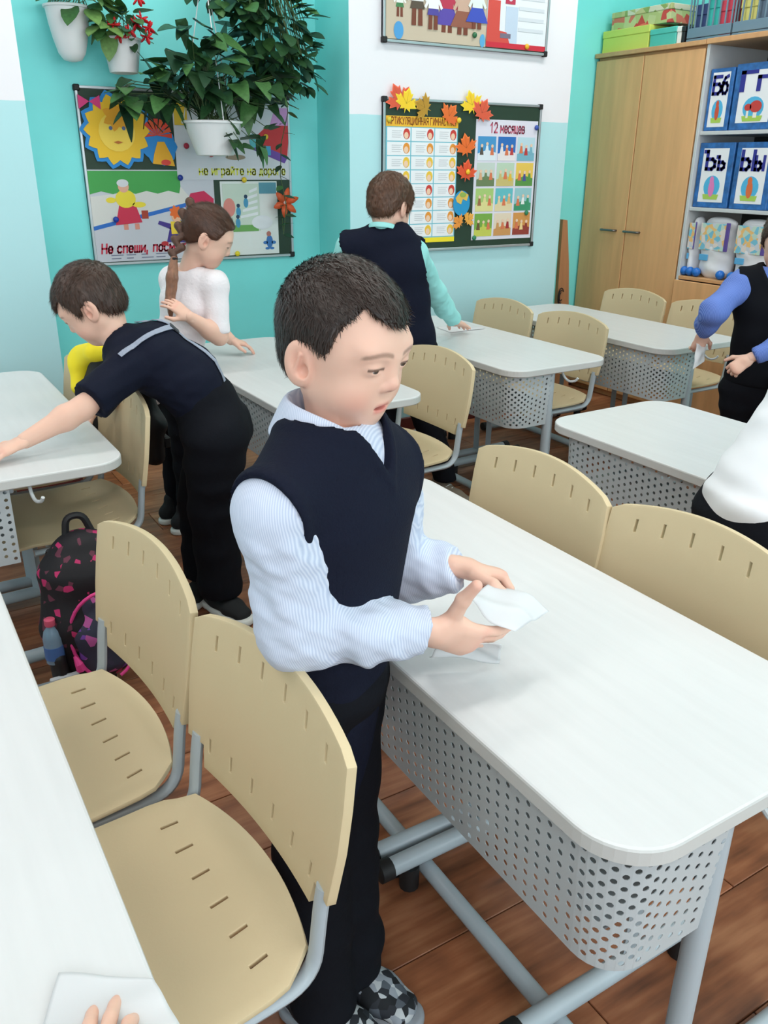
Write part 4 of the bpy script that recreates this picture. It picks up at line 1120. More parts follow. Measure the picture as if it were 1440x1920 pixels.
# ------------------------------------------------------------------ the child in a white shirt, mostly outside the frame
WB = (1.45, .98, 0)
wf_ = nrm((.92, -.30, 0)); wl = nrm(np.cross(wf_, (0, 0, 1)))
white = figure('child in a loose white shirt and black trousers, cropped at the right edge', WB, dict(
    lat=wl, fwd=nrm(wf_ + np.array((0, 0, -.45))), hip=away((1.625, 1.03, .68), .94), neck=away((1.80, .98, .985), .94), shR=away((1.755, .865, .945), .94), shL=away((1.80, 1.10, .935), .94), elR=away((1.90, .80, .80), .94), elL=away((1.93, 1.10, .80), .94), wrR=away((2.02, .85, .68), .94), wrL=away((2.05, 1.06, .68), .94),
    w=(.118, .112, .118, .098), d=(.098, .092, .090, .066), untucked=.022, flare=.016, step=.0065,
    head=dict(c=away((1.90, .95, 1.08), .94), face=(.75, -.1, -.65), sc=.98, step=.004, hstep=.005, mouth=.1, lid=.9, zline=boy_line(), vol=.010, strands=1500, seed=51, mat=M_hair_br),
    handR=dict(D=(.8, .2, -.2), back=(0, 0, 1), L=.125), handL=dict(D=(.8, -.2, -.2), back=(0, 0, 1), L=.125),
    shirt=M_white_cloth, sleeve=(.050, .048, .044, .04, .034), folds=((.006, 6, 3, None), (.003, 14, 5, None)),
    pants=M_blackcloth, knR=(1.46, .93, .36), knL=(1.46, 1.04, .36), anR=(1.44, .93, .08), anL=(1.44, 1.04, .08), pr=(.078, .07, .06), shoe_mats=(M_blackcanvas, M_sole, M_lace_w), shoeR=(.9, -.3), shoeL=(.9, -.3)))

# ------------------------------------------------------------------ the hand wiping the near left desk
NB = (-.05, .36, .645)
near = thing('person', 'hand of someone below the frame, two fingertips on a white wipe', 'person', NB)
parts = [hand_mesh((.032, .462, .672), (.40, .88, -.16), (-.1, -.1, 1), True, .135, ((6, 8, 6), (6, 8, 6), (14, 22, 14), (30, 40, 25)), (5, 1, -3, -8), ((.7, .6, -.3), (.3, .9, -.3)), step=.0019)]
F = Field((-.30, .12, .62), (.08, .50, .82), .004); F.cone((-.20, .20, .755), (-.04, .36, .70), .036, .030, .02); F.cone((-.04, .36, .70), (.03, .455, .668), .030, .022, .02)
V, Fc = F.nets(); parts.append((V, Fc, np.tile(lin(SKIN), (len(V), 1))))
V, Fc, C = joinm(parts); add_part(near, 'body', V, Fc, M_skin, C, NB)
F = Field((-.34, .08, .62), (.05, .44, .86), .005); F.cone((-.24, .16, .77), (-.05, .345, .703), .048, .040, .02)
V, Fc = F.nets(); V = folds(V, Fc, .004, 14, 2); add_part(near, 'sleeve', V, Fc, M_white_cloth, None, NB)
# ------------------------------------------------------------------ suspenders (lying on the polo's back)
import bpy as _b
def on_surface(o, p, d, off=.003):
    """first hit of a ray on a mesh object, in world space"""
    mw = o.matrix_world if False else Matrix.Translation(o.parent.location)
    inv = mw.inverted(); hit, loc, n, i = o.ray_cast(inv @ Vector(p), Vector(d).normalized())
    if not hit: return np.array(p), np.array((0, 0, 1.0))
    w = mw @ loc; return np.array(w) + np.array(n) * off, np.array(n)
polo = [c for c in left.children if c.name.startswith('polo_shirt')][0]
bpy.context.view_layer.update()
def drape(target, path, width, m, name, root, base, n=14, d=(0, 0, -1), th=.0015):
    P, N = [], []
    for i in range(n):
        t = i / (n - 1) * (len(path) - 1); a = min(int(t), len(path) - 2); f = t - a
        q = np.array(path[a]) * (1 - f) + np.array(path[a + 1]) * f
        p, nn = on_surface(target, q - np.array(d) * .3, d); P.append(p); N.append(nn)
    return strap_along(root, base, P, width, m, name, th, N)
upd = nrm((.30, -.55, .80)); dd = tuple(-upd)
drape(polo, [(.555, 2.262, .85), (.61, 2.275, .88), (.665, 2.29, .90), (.735, 2.315, .92)], .016, M_strap, 'suspender_strap', left, LB, d=dd)
drape(polo, [(.650, 2.395, .92), (.69, 2.36, .92), (.735, 2.315, .92)], .016, M_strap, 'suspender_strap', left, LB, d=dd)
drape(polo, [(.735, 2.315, .92), (.785, 2.28, .86), (.835, 2.25, .75)], .016, M_strap, 'suspender_strap', left, LB, d=dd)
drape(polo, [(.722, 2.322, .92), (.752, 2.304, .92)], .028, M_patch, 'suspender_patch', left, LB, 5, d=dd, th=.003)

# ------------------------------------------------------------------ flat print helpers
class Plane3:
    """maps (u, v) on a wall to the room; w is the distance out of the wall"""
    def __init__(s, axis, at): s.axis, s.at = axis, at
    def p(s, u, v, w):
        return (u, s.at - w, v) if s.axis == 'y' else (s.at - w, u, v)
    def mat(s, u, v, w, size):
        if s.axis == 'y': R = Matrix(((1, 0, 0), (0, 0, -1), (0, 1, 0)))
        else: R = Matrix(((0, 0, -1), (-1, 0, 0), (0, 1, 0)))
        return R, Vector(s.p(u, v, w))
def cm(c, rough=.6): return mat('print_%d_%d_%d' % c, c, rough)
def flat(pl, poly, w, c, parent, name='printed_shape', th=.0006):
    n = len(poly); V = [pl.p(u, v, w) for u, v in poly] + [pl.p(u, v, w + th) for u, v in poly]
    base = Vector(parent.location) if parent is not None else Vector((0, 0, 0))
    V = [tuple(Vector(q) - base) for q in V]
    Fc = [tuple(range(n)), tuple(range(2 * n - 1, n - 1, -1))] + [(i, n + i, n + (i + 1) % n, (i + 1) % n) for i in range(n)]
    me = new_mesh(name, V, Fc)
    return obj(name, me, c if isinstance(c, bpy.types.Material) else cm(c), parent)
def rect(u0, v0, u1, v1): return [(u0, v0), (u1, v0), (u1, v1), (u0, v1)]
def disc(u, v, r, r2=None, n=18, a0=0): r2 = r2 or r; return [(u + r * math.cos(a0 + 2 * math.pi * i / n), v + r2 * math.sin(a0 + 2 * math.pi * i / n)) for i in range(n)]
def scallop(u, v, r, n, amp, m=4): return [(u + r * (1 + amp * math.cos(n * t)) * math.cos(t), v + r * (1 + amp * math.cos(n * t)) * math.sin(t)) for t in [2 * math.pi * i / (n * m) for i in range(n * m)]]
MAPLE = [(0, -.62), (.06, -.30), (.42, -.44), (.36, -.24), (.86, -.10), (.70, .04), (.98, .34), (.66, .34), (.60, .50), (.30, .22), (.40, .70), (.24, .66), (0, 1.0)]
MAPLE = MAPLE + [(-x, y) for x, y in MAPLE[-2:0:-1]]
def maple(u, v, r, a): return [(u + r * (x * math.cos(a) - y * math.sin(a)), v + r * (x * math.sin(a) + y * math.cos(a))) for x, y in MAPLE]
_O = [(.25, 0), (.75, 0), (1, .25), (1, .75), (.75, 1), (.25, 1), (0, .75), (0, .25), (.25, 0)]
STROKES = {'А': [[(0, 0), (.5, 1), (1, 0)], [(.2, .35), (.8, .35)]], 'Р': [[(0, 0), (0, 1), (.7, 1), (1, .85), (1, .6), (.7, .45), (0, .45)]], 'Т': [[(0, 1), (1, 1)], [(.5, 0), (.5, 1)]], 'И': [[(0, 1), (0, 0), (1, 1), (1, 0)]],
    'К': [[(0, 0), (0, 1)], [(1, 1), (0, .5), (1, 0)]], 'У': [[(0, 1), (.5, .45)], [(1, 1), (.35, 0), (.1, 0)]], 'Л': [[(0, 0), (.2, .15), (.35, 1), (1, 1), (1, 0)]], 'Я': [[(1, 0), (1, 1), (.3, 1), (0, .85), (0, .62), (.3, .48), (1, .48)], [(.5, .48), (0, 0)]],
    'Ц': [[(0, 1), (0, 0), (.85, 0), (.85, 1)], [(.85, 0), (1, 0), (1, -.2)]], 'О': [_O], 'Н': [[(0, 0), (0, 1)], [(1, 0), (1, 1)], [(0, .5), (1, .5)]], 'Г': [[(0, 0), (0, 1), (.9, 1)]], 'М': [[(0, 0), (0, 1), (.5, .4), (1, 1), (1, 0)]],
    'С': [[(1, .85), (.75, 1), (.25, 1), (0, .75), (0, .25), (.25, 0), (.75, 0), (1, .15)]], 'Б': [[(.95, 1), (0, 1), (0, 0), (.7, 0), (1, .15), (1, .42), (.7, .56), (0, .56)]], 'Ъ': [[(0, 1), (.25, 1), (.25, 0), (.75, 0), (1, .15), (1, .42), (.75, .56), (.25, .56)]],
    'Ы': [[(0, 1), (0, 0), (.45, 0), (.65, .15), (.65, .42), (.45, .56), (0, .56)], [(1, 0), (1, 1)]], 'П': [[(0, 0), (0, 1), (1, 1), (1, 0)]], 'Ш': [[(0, 1), (0, 0), (1, 0), (1, 1)], [(.5, 0), (.5, 1)]],
    'е': [[(.05, .5), (1, .5), (1, .75), (.75, 1), (.25, 1), (0, .75), (0, .25), (.25, 0), (.75, 0), (1, .2)]], 'р': [[(0, -.45), (0, 1), (.75, 1), (1, .75), (1, .25), (.75, 0), (0, 0)]],
    'а': [[(.05, .9), (.3, 1), (.75, 1), (1, .8), (1, 0)], [(1, .55), (.3, .55), (0, .4), (0, .15), (.25, 0), (.7, 0), (1, .2)]], 'й': [[(0, 1), (0, 0), (1, 1), (1, 0)], [(.25, 1.35), (.5, 1.22), (.75, 1.35)]],
    'д': [[(0, -.25), (0, 0), (1, 0), (1, -.25)], [(.15, 0), (.35, 1), (.85, 1), (.85, 0)]], 'в': [[(0, 0), (0, 1), (.7, 1), (.9, .85), (.9, .65), (.7, .52), (0, .52)], [(.7, .52), (1, .38), (1, .15), (.75, 0), (0, 0)]],
    'б': [[(.95, 1.45), (.4, 1.3), (.05, .9), (0, .3), (.25, 0), (.75, 0), (1, .25), (1, .6), (.75, .85), (.25, .85), (.05, .6)]], ',': [[(.1, .1), (0, -.25)]], '1': [[(.1, .75), (.55, 1), (.55, 0)]], '2': [[(0, .8), (.25, 1), (.75, 1), (1, .78), (.9, .55), (0, 0), (1, 0)]]}
for _l, _u in zip('спшиомтнгяцъы', 'СПШИОМТНГЯЦЪЫ'): STROKES[_l] = STROKES[_u]
def text(pl, s, u, v, w, size, c, parent, name='lettering', fit=None, shear=0, weight=.13):
    """lettering drawn stroke by stroke as flat bars"""
    mb = MB(); x = 0.0; t = weight * size * .5
    for ch in s:
        if ch == ' ': x += .42 * size; continue
        low = ch.islower(); W_, H_ = (.46 if low else .56) * size, (.66 if low else .95) * size
        if ch in 'шмыъ': W_ *= 1.3
        if ch in 'ШМЫЪ': W_ *= 1.25
        if ch == ',': W_ *= .3
        for line in STROKES[ch]:
            for (ax, ay), (bx_, by) in zip(line[:-1], line[1:]):
                a = Vector((x + ax * W_, ay * H_)); b = Vector((x + bx_ * W_, by * H_)); d = (b - a).normalized(); n = Vector((-d.y, d.x)) * t; e = d * t * .9
                q = [a - e - n, b + e - n, b + e + n, a - e + n]; k = len(mb.v)
                for z in (0, .0006): mb.v += [(p.x + shear * p.y, p.y, z) for p in q]
                mb.f += [(k + 3, k + 2, k + 1, k), (k + 4, k + 5, k + 6, k + 7)] + [(k + i, k + (i + 1) % 4, k + 4 + (i + 1) % 4, k + 4 + i) for i in range(4)]
        x += W_ + .26 * size
    kx = fit / (x - .26 * size) if fit else 1.0
    R, o0 = pl.mat(u, v, w, size); base = Vector(parent.location)
    me = new_mesh(name, [tuple(R @ Vector((p[0] * kx, p[1], p[2])) + o0 - base) for p in mb.v], mb.f); return obj(name, me, cm(c), parent)

M_board = mat('dark_green_chalkboard', (32, 58, 42), .6); M_alu = mat('aluminium_frame', (186, 192, 196), .35, metal=.6)
def board(name, label, pl, u0, v0, u1, v1):
    c = pl.p((u0 + u1) / 2, v0, 0); t = thing(name, label, 'board', c)
    bx = lambda n, a, b, m, bev=.002: MB().box(tuple(np.minimum(a, b) - np.array(c)), tuple(np.maximum(a, b) - np.array(c)), bev).build(n, m, t)
    bx('chalk_surface', np.array(pl.p(u0, v0, .001)), np.array(pl.p(u1, v1, .016)), M_board)
    f = .012
    for (a, b) in (((u0, v0), (u1, v0 + f)), ((u0, v1 - f), (u1, v1)), ((u0, v0 + f), (u0 + f, v1 - f)), ((u1 - f, v0 + f), (u1, v1 - f))):
        bx('frame_rail', np.array(pl.p(*a, .0)), np.array(pl.p(*b, .021)), M_alu)
    for (u, v) in ((u0, v0), (u1, v0), (u0, v1), (u1, v1)):
        su = 1 if u == u0 else -1; sv = 1 if v == v0 else -1
        bx('corner_cap', np.array(pl.p(u - su * .004, v - sv * .004, 0)), np.array(pl.p(u + su * .022, v + sv * .022, .024)), M_black, .004)
    return t
def poster(label, pl, u0, v0, u1, v1, w, c):
    t = thing('poster', label, 'poster', pl.p((u0 + u1) / 2, v0, w)); flat(pl, rect(u0, v0, u1, v1), w, c, t, 'sheet'); return t
def magnet(pl, u, v, w, c, label):
    t = MB().lathe([(.0115, 0), (.013, .004), (.010, .009), (.004, .011)], 16).mesh('magnet', True)
    o = obj('magnet', t, cm(c, .35)); o.location = pl.p(u, v, w)
    o.rotation_euler = (math.radians(90), 0, 0) if pl.axis == 'y' else (0, math.radians(-90), 0)
    return tag(o, label, 'magnet', 'board magnets')

# ------------------------------------------------------------------ board in the teal niche
B1 = Plane3('y', Y_B)
board('notice_board', 'green board in the teal niche, covered with cartoon road posters', B1, .925, .905, 1.905, 1.63)
def folk(pl, t, w, u, v, h, top, low, hair, kind=0, skin=(244, 214, 196)):
    """little printed figure"""
    flat(pl, [(u - .10 * h, v + .02 * h), (u - .02 * h, v + .02 * h), (u - .02 * h, v + .3 * h), (u - .09 * h, v + .3 * h)], w, (120, 60, 40), t)
    flat(pl, [(u + .02 * h, v + .02 * h), (u + .10 * h, v + .02 * h), (u + .09 * h, v + .3 * h), (u + .02 * h, v + .3 * h)], w, (120, 60, 40), t)
    k = .24 if kind else .13
    flat(pl, [(u - k * h, v + .12 * h if kind else v + .24 * h), (u + k * h, v + .12 * h if kind else v + .24 * h), (u + .08 * h, v + .42 * h), (u - .08 * h, v + .42 * h)], w + .0003, low, t)
    flat(pl, [(u - .11 * h, v + .34 * h), (u + .11 * h, v + .34 * h), (u + .10 * h, v + .56 * h), (u - .10 * h, v + .56 * h)], w + .0006, top, t)
    for s in (-1, 1): flat(pl, [(u + s * .09 * h, v + .55 * h), (u + s * .20 * h, v + .36 * h), (u + s * .16 * h, v + .33 * h), (u + s * .08 * h, v + .46 * h)][::s], w + .0005, top, t)
    flat(pl, disc(u, v + .76 * h, .19 * h, .22 * h), w + .0007, hair, t); flat(pl, disc(u, v + .73 * h, .15 * h, .17 * h), w + .0012, skin, t)
    for s in (-1, 1): flat(pl, disc(u + s * .06 * h, v + .73 * h, .018 * h, n=8), w + .0018, (50, 40, 50), t)
S_ = .0165
p = poster('road safety poster with running boy and old woman, lower left on the niche board', B1, .937, .920, 1.505, 1.305, S_, (208, 208, 218))
hedge = [(.937, 1.195)] + [(.937 + .4 * i / 8, 1.205 + .012 * (i % 2)) for i in range(9)] + [(1.345, 1.235), (1.345, 1.30), (.937, 1.30)]
flat(B1, hedge, S_ + .001, (70, 165, 80), p); flat(B1, [(.937, 1.055), (1.40, 1.155), (1.40, 1.172), (.937, 1.072)], S_ + .001, (40, 110, 200), p)
flat(B1, [(.937, 1.072), (1.40, 1.172), (1.345, 1.235), (.937, 1.195)], S_ + .0007, (226, 222, 218), p)
w0 = S_ + .0016
flat(B1, [(1.035, 1.075), (1.155, 1.085), (1.13, 1.165), (1.06, 1.165)], w0, (214, 44, 78), p); flat(B1, disc(1.09, 1.185, .045, .038), w0 + .0004, (248, 222, 60), p)
flat(B1, disc(1.025, 1.18, .022, .012), w0 + .0004, (248, 222, 60), p); flat(B1, disc(1.148, 1.16, .03, .012), w0 + .0004, (248, 222, 60), p)
flat(B1, disc(1.085, 1.235, .024), w0 + .0008, (236, 176, 150), p); flat(B1, disc(1.083, 1.25, .026, .016), w0 + .001, (222, 222, 228), p); flat(B1, rect(1.155, 1.10, 1.185, 1.135), w0, (176, 60, 40), p)
for s in (0, .05): flat(B1, rect(1.07 + s, 1.055, 1.09 + s, 1.08), w0, (230, 150, 130), p)
flat(B1, [(1.26, .995), (1.37, .99), (1.355, 1.055), (1.28, 1.06)], w0, (70, 50, 140), p); flat(B1, rect(1.285, 1.03, 1.345, 1.085), w0 + .0004, (248, 210, 60), p)
flat(B1, [(1.225, 1.075), (1.285, 1.05), (1.285, 1.075), (1.232, 1.09)], w0, (70, 50, 140), p); flat(B1, disc(1.315, 1.105, .024), w0 + .0008, (240, 186, 150), p); flat(B1, scallop(1.312, 1.125, .026, 7, .2), w0 + .001, (238, 110, 40), p)
for u in (1.25, 1.365): flat(B1, disc(u, .99, .017, .01), w0 + .0004, (190, 40, 50), p)
flat(B1, [(1.36, 1.145), (1.495, 1.12), (1.50, 1.18), (1.455, 1.215), (1.39, 1.205)], w0 + .0003, (214, 40, 88), p); flat(B1, rect(1.365, 1.14, 1.42, 1.155), w0 + .001, (80, 180, 190), p); flat(B1, disc(1.43, 1.13, .02), w0 + .001, (60, 50, 60), p)
text(B1, 'Не спеши, посмотри на', .960, .958, w0, .040, (206, 40, 70), p, fit=.50, shear=.15, weight=.2)
for i in range(2):
    for j in range(7): flat(B1, rect(1.0 + .068 * j, .945 - .014 * i, 1.055 + .068 * j - .012 * ((i + j) % 3), .949 - .014 * i), w0, (120, 124, 150), p)
p = poster('grey road poster with red car and yellow lettering, upper right on the niche board', B1, 1.335, 1.262, 1.893, 1.59, S_ + .002, (212, 212, 220))
w0 = S_ + .0035
flat(B1, [(1.70, 1.43), (1.885, 1.36), (1.893, 1.43), (1.893, 1.50), (1.79, 1.50)], w0, (196, 44, 50), p); flat(B1, [(1.69, 1.40), (1.87, 1.335), (1.89, 1.365), (1.70, 1.432)], w0 + .0004, (110, 70, 160), p)
flat(B1, disc(1.715, 1.432, .022, .03), w0 + .0008, (90, 180, 190), p); flat(B1, rect(1.76, 1.37, 1.80, 1.41), w0 + .0008, (70, 160, 200), p); flat(B1, [(1.80, 1.50), (1.893, 1.50), (1.893, 1.575), (1.83, 1.575)], w0, (206, 150, 206), p)
flat(B1, disc(1.62, 1.36, .05, .012), w0, (150, 130, 110), p); flat(B1, rect(1.34, 1.49, 1.40, 1.58), w0, (228, 190, 60), p)
text(B1, 'не играйте на дороге', 1.44, 1.285, w0, .036, (222, 222, 70), p, fit=.43, weight=.18)
p = poster('pale poster with stairs and small blue figures, lower right on the niche board', B1, 1.535, .922, 1.825, 1.256, S_ + .001, (232, 236, 234))
w0 = S_ + .0025
flat(B1, rect(1.545, 1.03, 1.73, 1.245), w0, (206, 220, 206), p); flat(B1, rect(1.545, 1.03, 1.72, 1.06), w0 + .0004, (110, 170, 90), p)
for i in range(5): flat(B1, [(1.63 + .012 * i, 1.09 + .028 * i), (1.72, 1.105 + .028 * i), (1.72, 1.118 + .028 * i), (1.63 + .012 * i, 1.102 + .028 * i)], w0 + .0006, (236, 238, 242), p)
flat(B1, disc(1.575, 1.14, .03, .042), w0 + .0008, (224, 140, 130), p); flat(B1, disc(1.74, 1.07, .055, .032), w0 + .001, (232, 234, 240), p)
for (u, v) in ((1.615, 1.07), (1.62, 1.12), (1.66, 1.16)): flat(B1, disc(u, v, .012, .022), w0 + .001, (70, 150, 190), p); flat(B1, disc(u, v + .028, .009), w0 + .0012, (30, 60, 90), p)
flat(B1, rect(1.73, 1.20, 1.82, 1.25), w0 + .0006, (90, 150, 170), p); flat(B1, disc(1.775, .98, .017, .03), w0, (60, 120, 190), p); flat(B1, disc(1.772, 1.016, .012), w0 + .0004, (190, 120, 110), p)
for s in (-1, 1): flat(B1, disc(1.775 + s * .022, .975, .012, .008), w0, (60, 120, 190), p); flat(B1, disc(1.775 + s * .012, .948, .012, .006), w0, (60, 120, 190), p)
# the smiling sun and the bell, cut from card
sun = thing('paper_sun', 'smiling yellow card sun with pink bows and blue outline', 'decoration', B1.p(1.075, 1.34, S_)); w0 = S_ + .006
flat(B1, scallop(1.082, 1.462, .148, 14, .07), w0, (40, 140, 215), sun, 'backing', .002); flat(B1, scallop(1.082, 1.462, .130, 14, .09), w0 + .003, (246, 196, 44), sun, 'rays', .002)
flat(B1, disc(1.08, 1.455, .078), w0 + .0055, (252, 214, 84), sun, 'face', .001); flat(B1, scallop(1.082, 1.515, .050, 7, .2), w0 + .0068, (238, 166, 40), sun, 'fringe', .0006)
for s in (-1, 1):
    flat(B1, disc(1.082 + s * .028, 1.47, .008), w0 + .0078, (90, 110, 150), sun, 'painted_eye')
    for q in (-1, 1): flat(B1, [(1.082 + s * .105, 1.570), (1.082 + s * .105 + q * .045, 1.595), (1.082 + s * .105 + q * .045, 1.540)][::q], w0 + .006, (226, 60, 130), sun, 'bow')
flat(B1, [(1.06, 1.415), (1.08, 1.408), (1.102, 1.415), (1.08, 1.42)], w0 + .0078, (196, 110, 40), sun, 'smile')
bell = thing('paper_bell', 'red paper flower and yellow card bell beside the sun', 'decoration', B1.p(1.27, 1.32, S_)); w0 = S_ + .0045
flat(B1, scallop(1.265, 1.40, .075, 9, .06), w0, (40, 140, 215), bell, 'backing', .002); flat(B1, [(1.225, 1.33), (1.325, 1.32), (1.315, 1.36), (1.285, 1.42), (1.255, 1.42), (1.235, 1.37)], w0 + .003, (242, 176, 40), bell, 'bell_body', .002)
for i in range(9):
    a = math.pi * (i / 8); flat(B1, [(1.255, 1.445), (1.255 + .068 * math.cos(a - .15), 1.445 + .068 * math.sin(a - .15)), (1.255 + .068 * math.cos(a + .15), 1.445 + .068 * math.sin(a + .15))], w0 + .0035 + .0004 * (i % 2), (222, 70 + 20 * (i % 2), 50), bell, 'petal', .0005)
flat(B1, disc(1.285, 1.335, .022, .012), w0 + .006, (226, 70, 60), bell, 'clapper')
for (u, v, c, lab) in ((1.345, 1.272, (30, 50, 150), 'dark blue magnet at the middle of the niche board'), (1.50, 1.372, (190, 40, 50), 'red magnet under the big hanging pot'), (1.655, 1.262, (236, 200, 40), 'yellow magnet above the stairs poster'),
                       (1.60, .93, (236, 214, 40), 'yellow magnet by the face of the girl'), (1.035, 1.10, (24, 60, 170), 'blue magnet beside the printed old woman'), (1.385, 1.405, (170, 30, 60), 'dark red magnet left under the big hanging pot'), (1.775, 1.45, (236, 190, 60), 'yellow magnet on the printed red car')):
    magnet(B1, u, v, S_ + .009 if u < 1.2 else S_ + .0065, c, lab)

# ------------------------------------------------------------------ boards on the pillar
B2 = Plane3('y', PIL_Y)
board('notice_board', 'green board on the pillar with autumn leaves and two charts', B2, 2.232, .930, 3.192, 1.622)
board('notice_board', 'topmost board on the white pillar, cut by the upper frame edge', B2, 2.228, 1.845, 3.195, 2.55)
p = poster('chart of small red and yellow heads in rows under a yellow title', B2, 2.247, .972, 2.662, 1.545, S_, (120, 196, 214)); w0 = S_ + .001
flat(B2, rect(2.247, 1.500, 2.662, 1.545), w0, (246, 190, 50), p, 'title_band'); flat(B2, rect(2.247, .972, 2.662, .995), w0, (246, 224, 40), p, 'bottom_band')
text(B2, 'АРТИКУЛЯЦИОННАЯ ГИМНАСТИКА', 2.262, 1.511, w0 + .001, .03, (150, 70, 30), p, fit=.385, weight=.15)
for r in range(8):
    for c in range(3):
        u0 = 2.254 + c * .136; v1 = 1.496 - r * .0625
        flat(B2, rect(u0, v1 - .058, u0 + .130, v1), w0, (240, 242, 246), p, 'cell')
        red = (r * 2 + c * 3 + r // 3) % 3
        hc = ((206, 60, 50), (240, 196, 60), (232, 150, 50))[red]
        flat(B2, disc(u0 + .108, v1 - .027, .019, .024, 14), w0 + .0008, hc, p, 'printed_head'); flat(B2, disc(u0 + .106, v1 - .034, .012, .015, 12), w0 + .0015, (244, 206, 176), p, 'printed_face')
        for k in range(4): flat(B2, rect(u0 + .026, v1 - .016 - .009 * k, u0 + .082 - .008 * (k % 2), v1 - .013 - .009 * k), w0 + .0008, (206, 208, 214), p, 'text_line')
p = poster('white chart titled with twelve months, three columns of small pictures', B2, 2.772, .972, 3.172, 1.545, S_, (226, 224, 238))
text(B2, '12 месяцев', 2.862, 1.487, w0 + .001, .045, (206, 90, 120), p, fit=.22, weight=.17)
TW = [((70, 150, 206), (226, 236, 244), (90, 80, 70)), ((40, 110, 190), (236, 230, 232), (190, 60, 60)), ((190, 220, 232), (120, 180, 200), (190, 60, 60)),
      ((200, 214, 206), (110, 130, 90), (220, 170, 130)), ((190, 214, 190), (206, 190, 120), (230, 190, 60)), ((236, 200, 90), (90, 150, 70), (70, 80, 150)),
      ((170, 204, 120), (226, 220, 150), (160, 110, 70)), ((100, 190, 200), (230, 214, 170), (226, 180, 120)), ((150, 200, 206), (60, 150, 110), (236, 240, 240)),
      ((120, 170, 70), (200, 206, 90), (110, 80, 50)), ((230, 214, 190), (206, 150, 90), (170, 50, 50)), ((214, 150, 80), (150, 60, 50), (240, 214, 150))]
rg = random.Random(8)
for i, (a, b, c) in enumerate(TW):
    r, q = divmod(i, 3); u0 = 2.788 + q * .128; v1 = 1.468 - r * .122
    flat(B2, rect(u0, v1 - .112, u0 + .115, v1), w0, a, p, 'picture'); flat(B2, [(u0, v1 - .112), (u0 + .115, v1 - .112), (u0 + .115, v1 - .075), (u0 + .06, v1 - .062), (u0, v1 - .08)], w0 + .0007, b, p, 'picture_ground')
    for k in range(3):
        x = u0 + .025 + .033 * k; y = v1 - .088 + .012 * rg.random(); cc = (c, b, (220, 120, 80))[(i + k) % 3]
        flat(B2, [(x - .012, y), (x + .012, y), (x + .006, y + .034), (x - .006, y + .034)], w0 + .0014, cc, p, 'picture_figure'); flat(B2, disc(x, y + .042, .008, n=10), w0 + .002, (238, 206, 180), p, 'picture_face')
p = poster('poster of children in folk dress on the topmost board', B2, 2.243, 1.86, 2.805, 2.53, S_, (206, 190, 168)); w0 = S_ + .001
KIDS = [(2.315, 1.945, .17, (240, 240, 236), (70, 130, 80), (90, 60, 40), 0), (2.408, 1.915, .30, (240, 240, 240), (88, 74, 60), (170, 110, 60), 0), (2.495, 1.905, .26, (244, 244, 244), (80, 70, 160), (230, 150, 60), 0),
        (2.575, 1.898, .30, (190, 50, 80), (90, 70, 170), (170, 80, 50), 1), (2.665, 1.895, .30, (206, 170, 150), (150, 90, 70), (226, 228, 232), 1), (2.745, 1.925, .27, (230, 240, 236), (60, 80, 190), (150, 90, 50), 1)]
for i, k in enumerate(KIDS): folk(B2, p, w0 + .0022 * (i % 3), *k)
flat(B2, disc(2.31, 1.895, .026, .036), w0 + .001, (80, 160, 220), p, 'printed_balloon'); flat(B2, disc(2.785, 1.885, .016, .028), w0 + .001, (90, 170, 220), p, 'printed_balloon')
p = poster('white poster with red blocks on the topmost board', B2, 2.807, 1.862, 3.18, 2.53, S_ + .0005, (232, 236, 242))
flat(B2, rect(2.807, 1.862, 3.18, 1.885), w0 + .001, (206, 40, 60), p); flat(B2, [(2.807, 1.885), (2.95, 1.885), (2.93, 1.93), (2.885, 1.935), (2.885, 2.06), (2.812, 2.06)], w0 + .001, (214, 76, 66), p)
flat(B2, rect(2.915, 2.05, 2.975, 2.15), w0 + .001, (190, 50, 80), p); flat(B2, disc(2.945, 2.095, .018, .034), w0 + .0018, (220, 214, 220), p); flat(B2, rect(2.89, 1.905, 2.955, 1.925), w0 + .0018, (120, 110, 130), p)
for k in range(5): flat(B2, rect(3.0, 2.12 - .045 * k, 3.16, 2.135 - .045 * k), w0 + .001, (214, 220, 228), p, 'text_line')
flat(B2, [(2.92, 1.885), (2.995, 1.885), (2.995, 2.04), (2.92, 2.04)], w0 + .0008, (196, 212, 232), p)
LEAVES = [(2.315, 1.612, .072, .5, (224, 88, 58), 'red-orange paper maple leaf at the top left of the pillar board'), (2.352, 1.598, .066, -.25, (250, 208, 40), 'yellow paper maple leaf at the top left of the pillar board'), (2.455, 1.585, .06, 1.2, (186, 140, 40), 'brownish paper leaf along the top of the pillar board'),
          (2.600, 1.552, .062, -.7, (232, 112, 44), 'orange paper maple leaf covering the yellow chart title'), (2.735, 1.605, .066, .35, (250, 206, 40), 'yellow paper maple leaf at the top middle of the pillar board'), (2.795, 1.572, .068, -.45, (224, 92, 62), 'red-orange paper maple leaf at the top middle of the pillar board'),
          (2.712, 1.412, .066, .2, (236, 110, 40), 'orange paper maple leaf between the charts, upper one'), (2.716, 1.296, .064, -.15, (228, 84, 44), 'orange-red paper maple leaf between the charts, lower one'), (2.682, 1.062, .042, .9, (238, 150, 60), 'small orange paper leaf left under the paper globe'), (2.742, 1.075, .042, -.9, (240, 170, 70), 'small orange paper leaf right under the paper globe')]
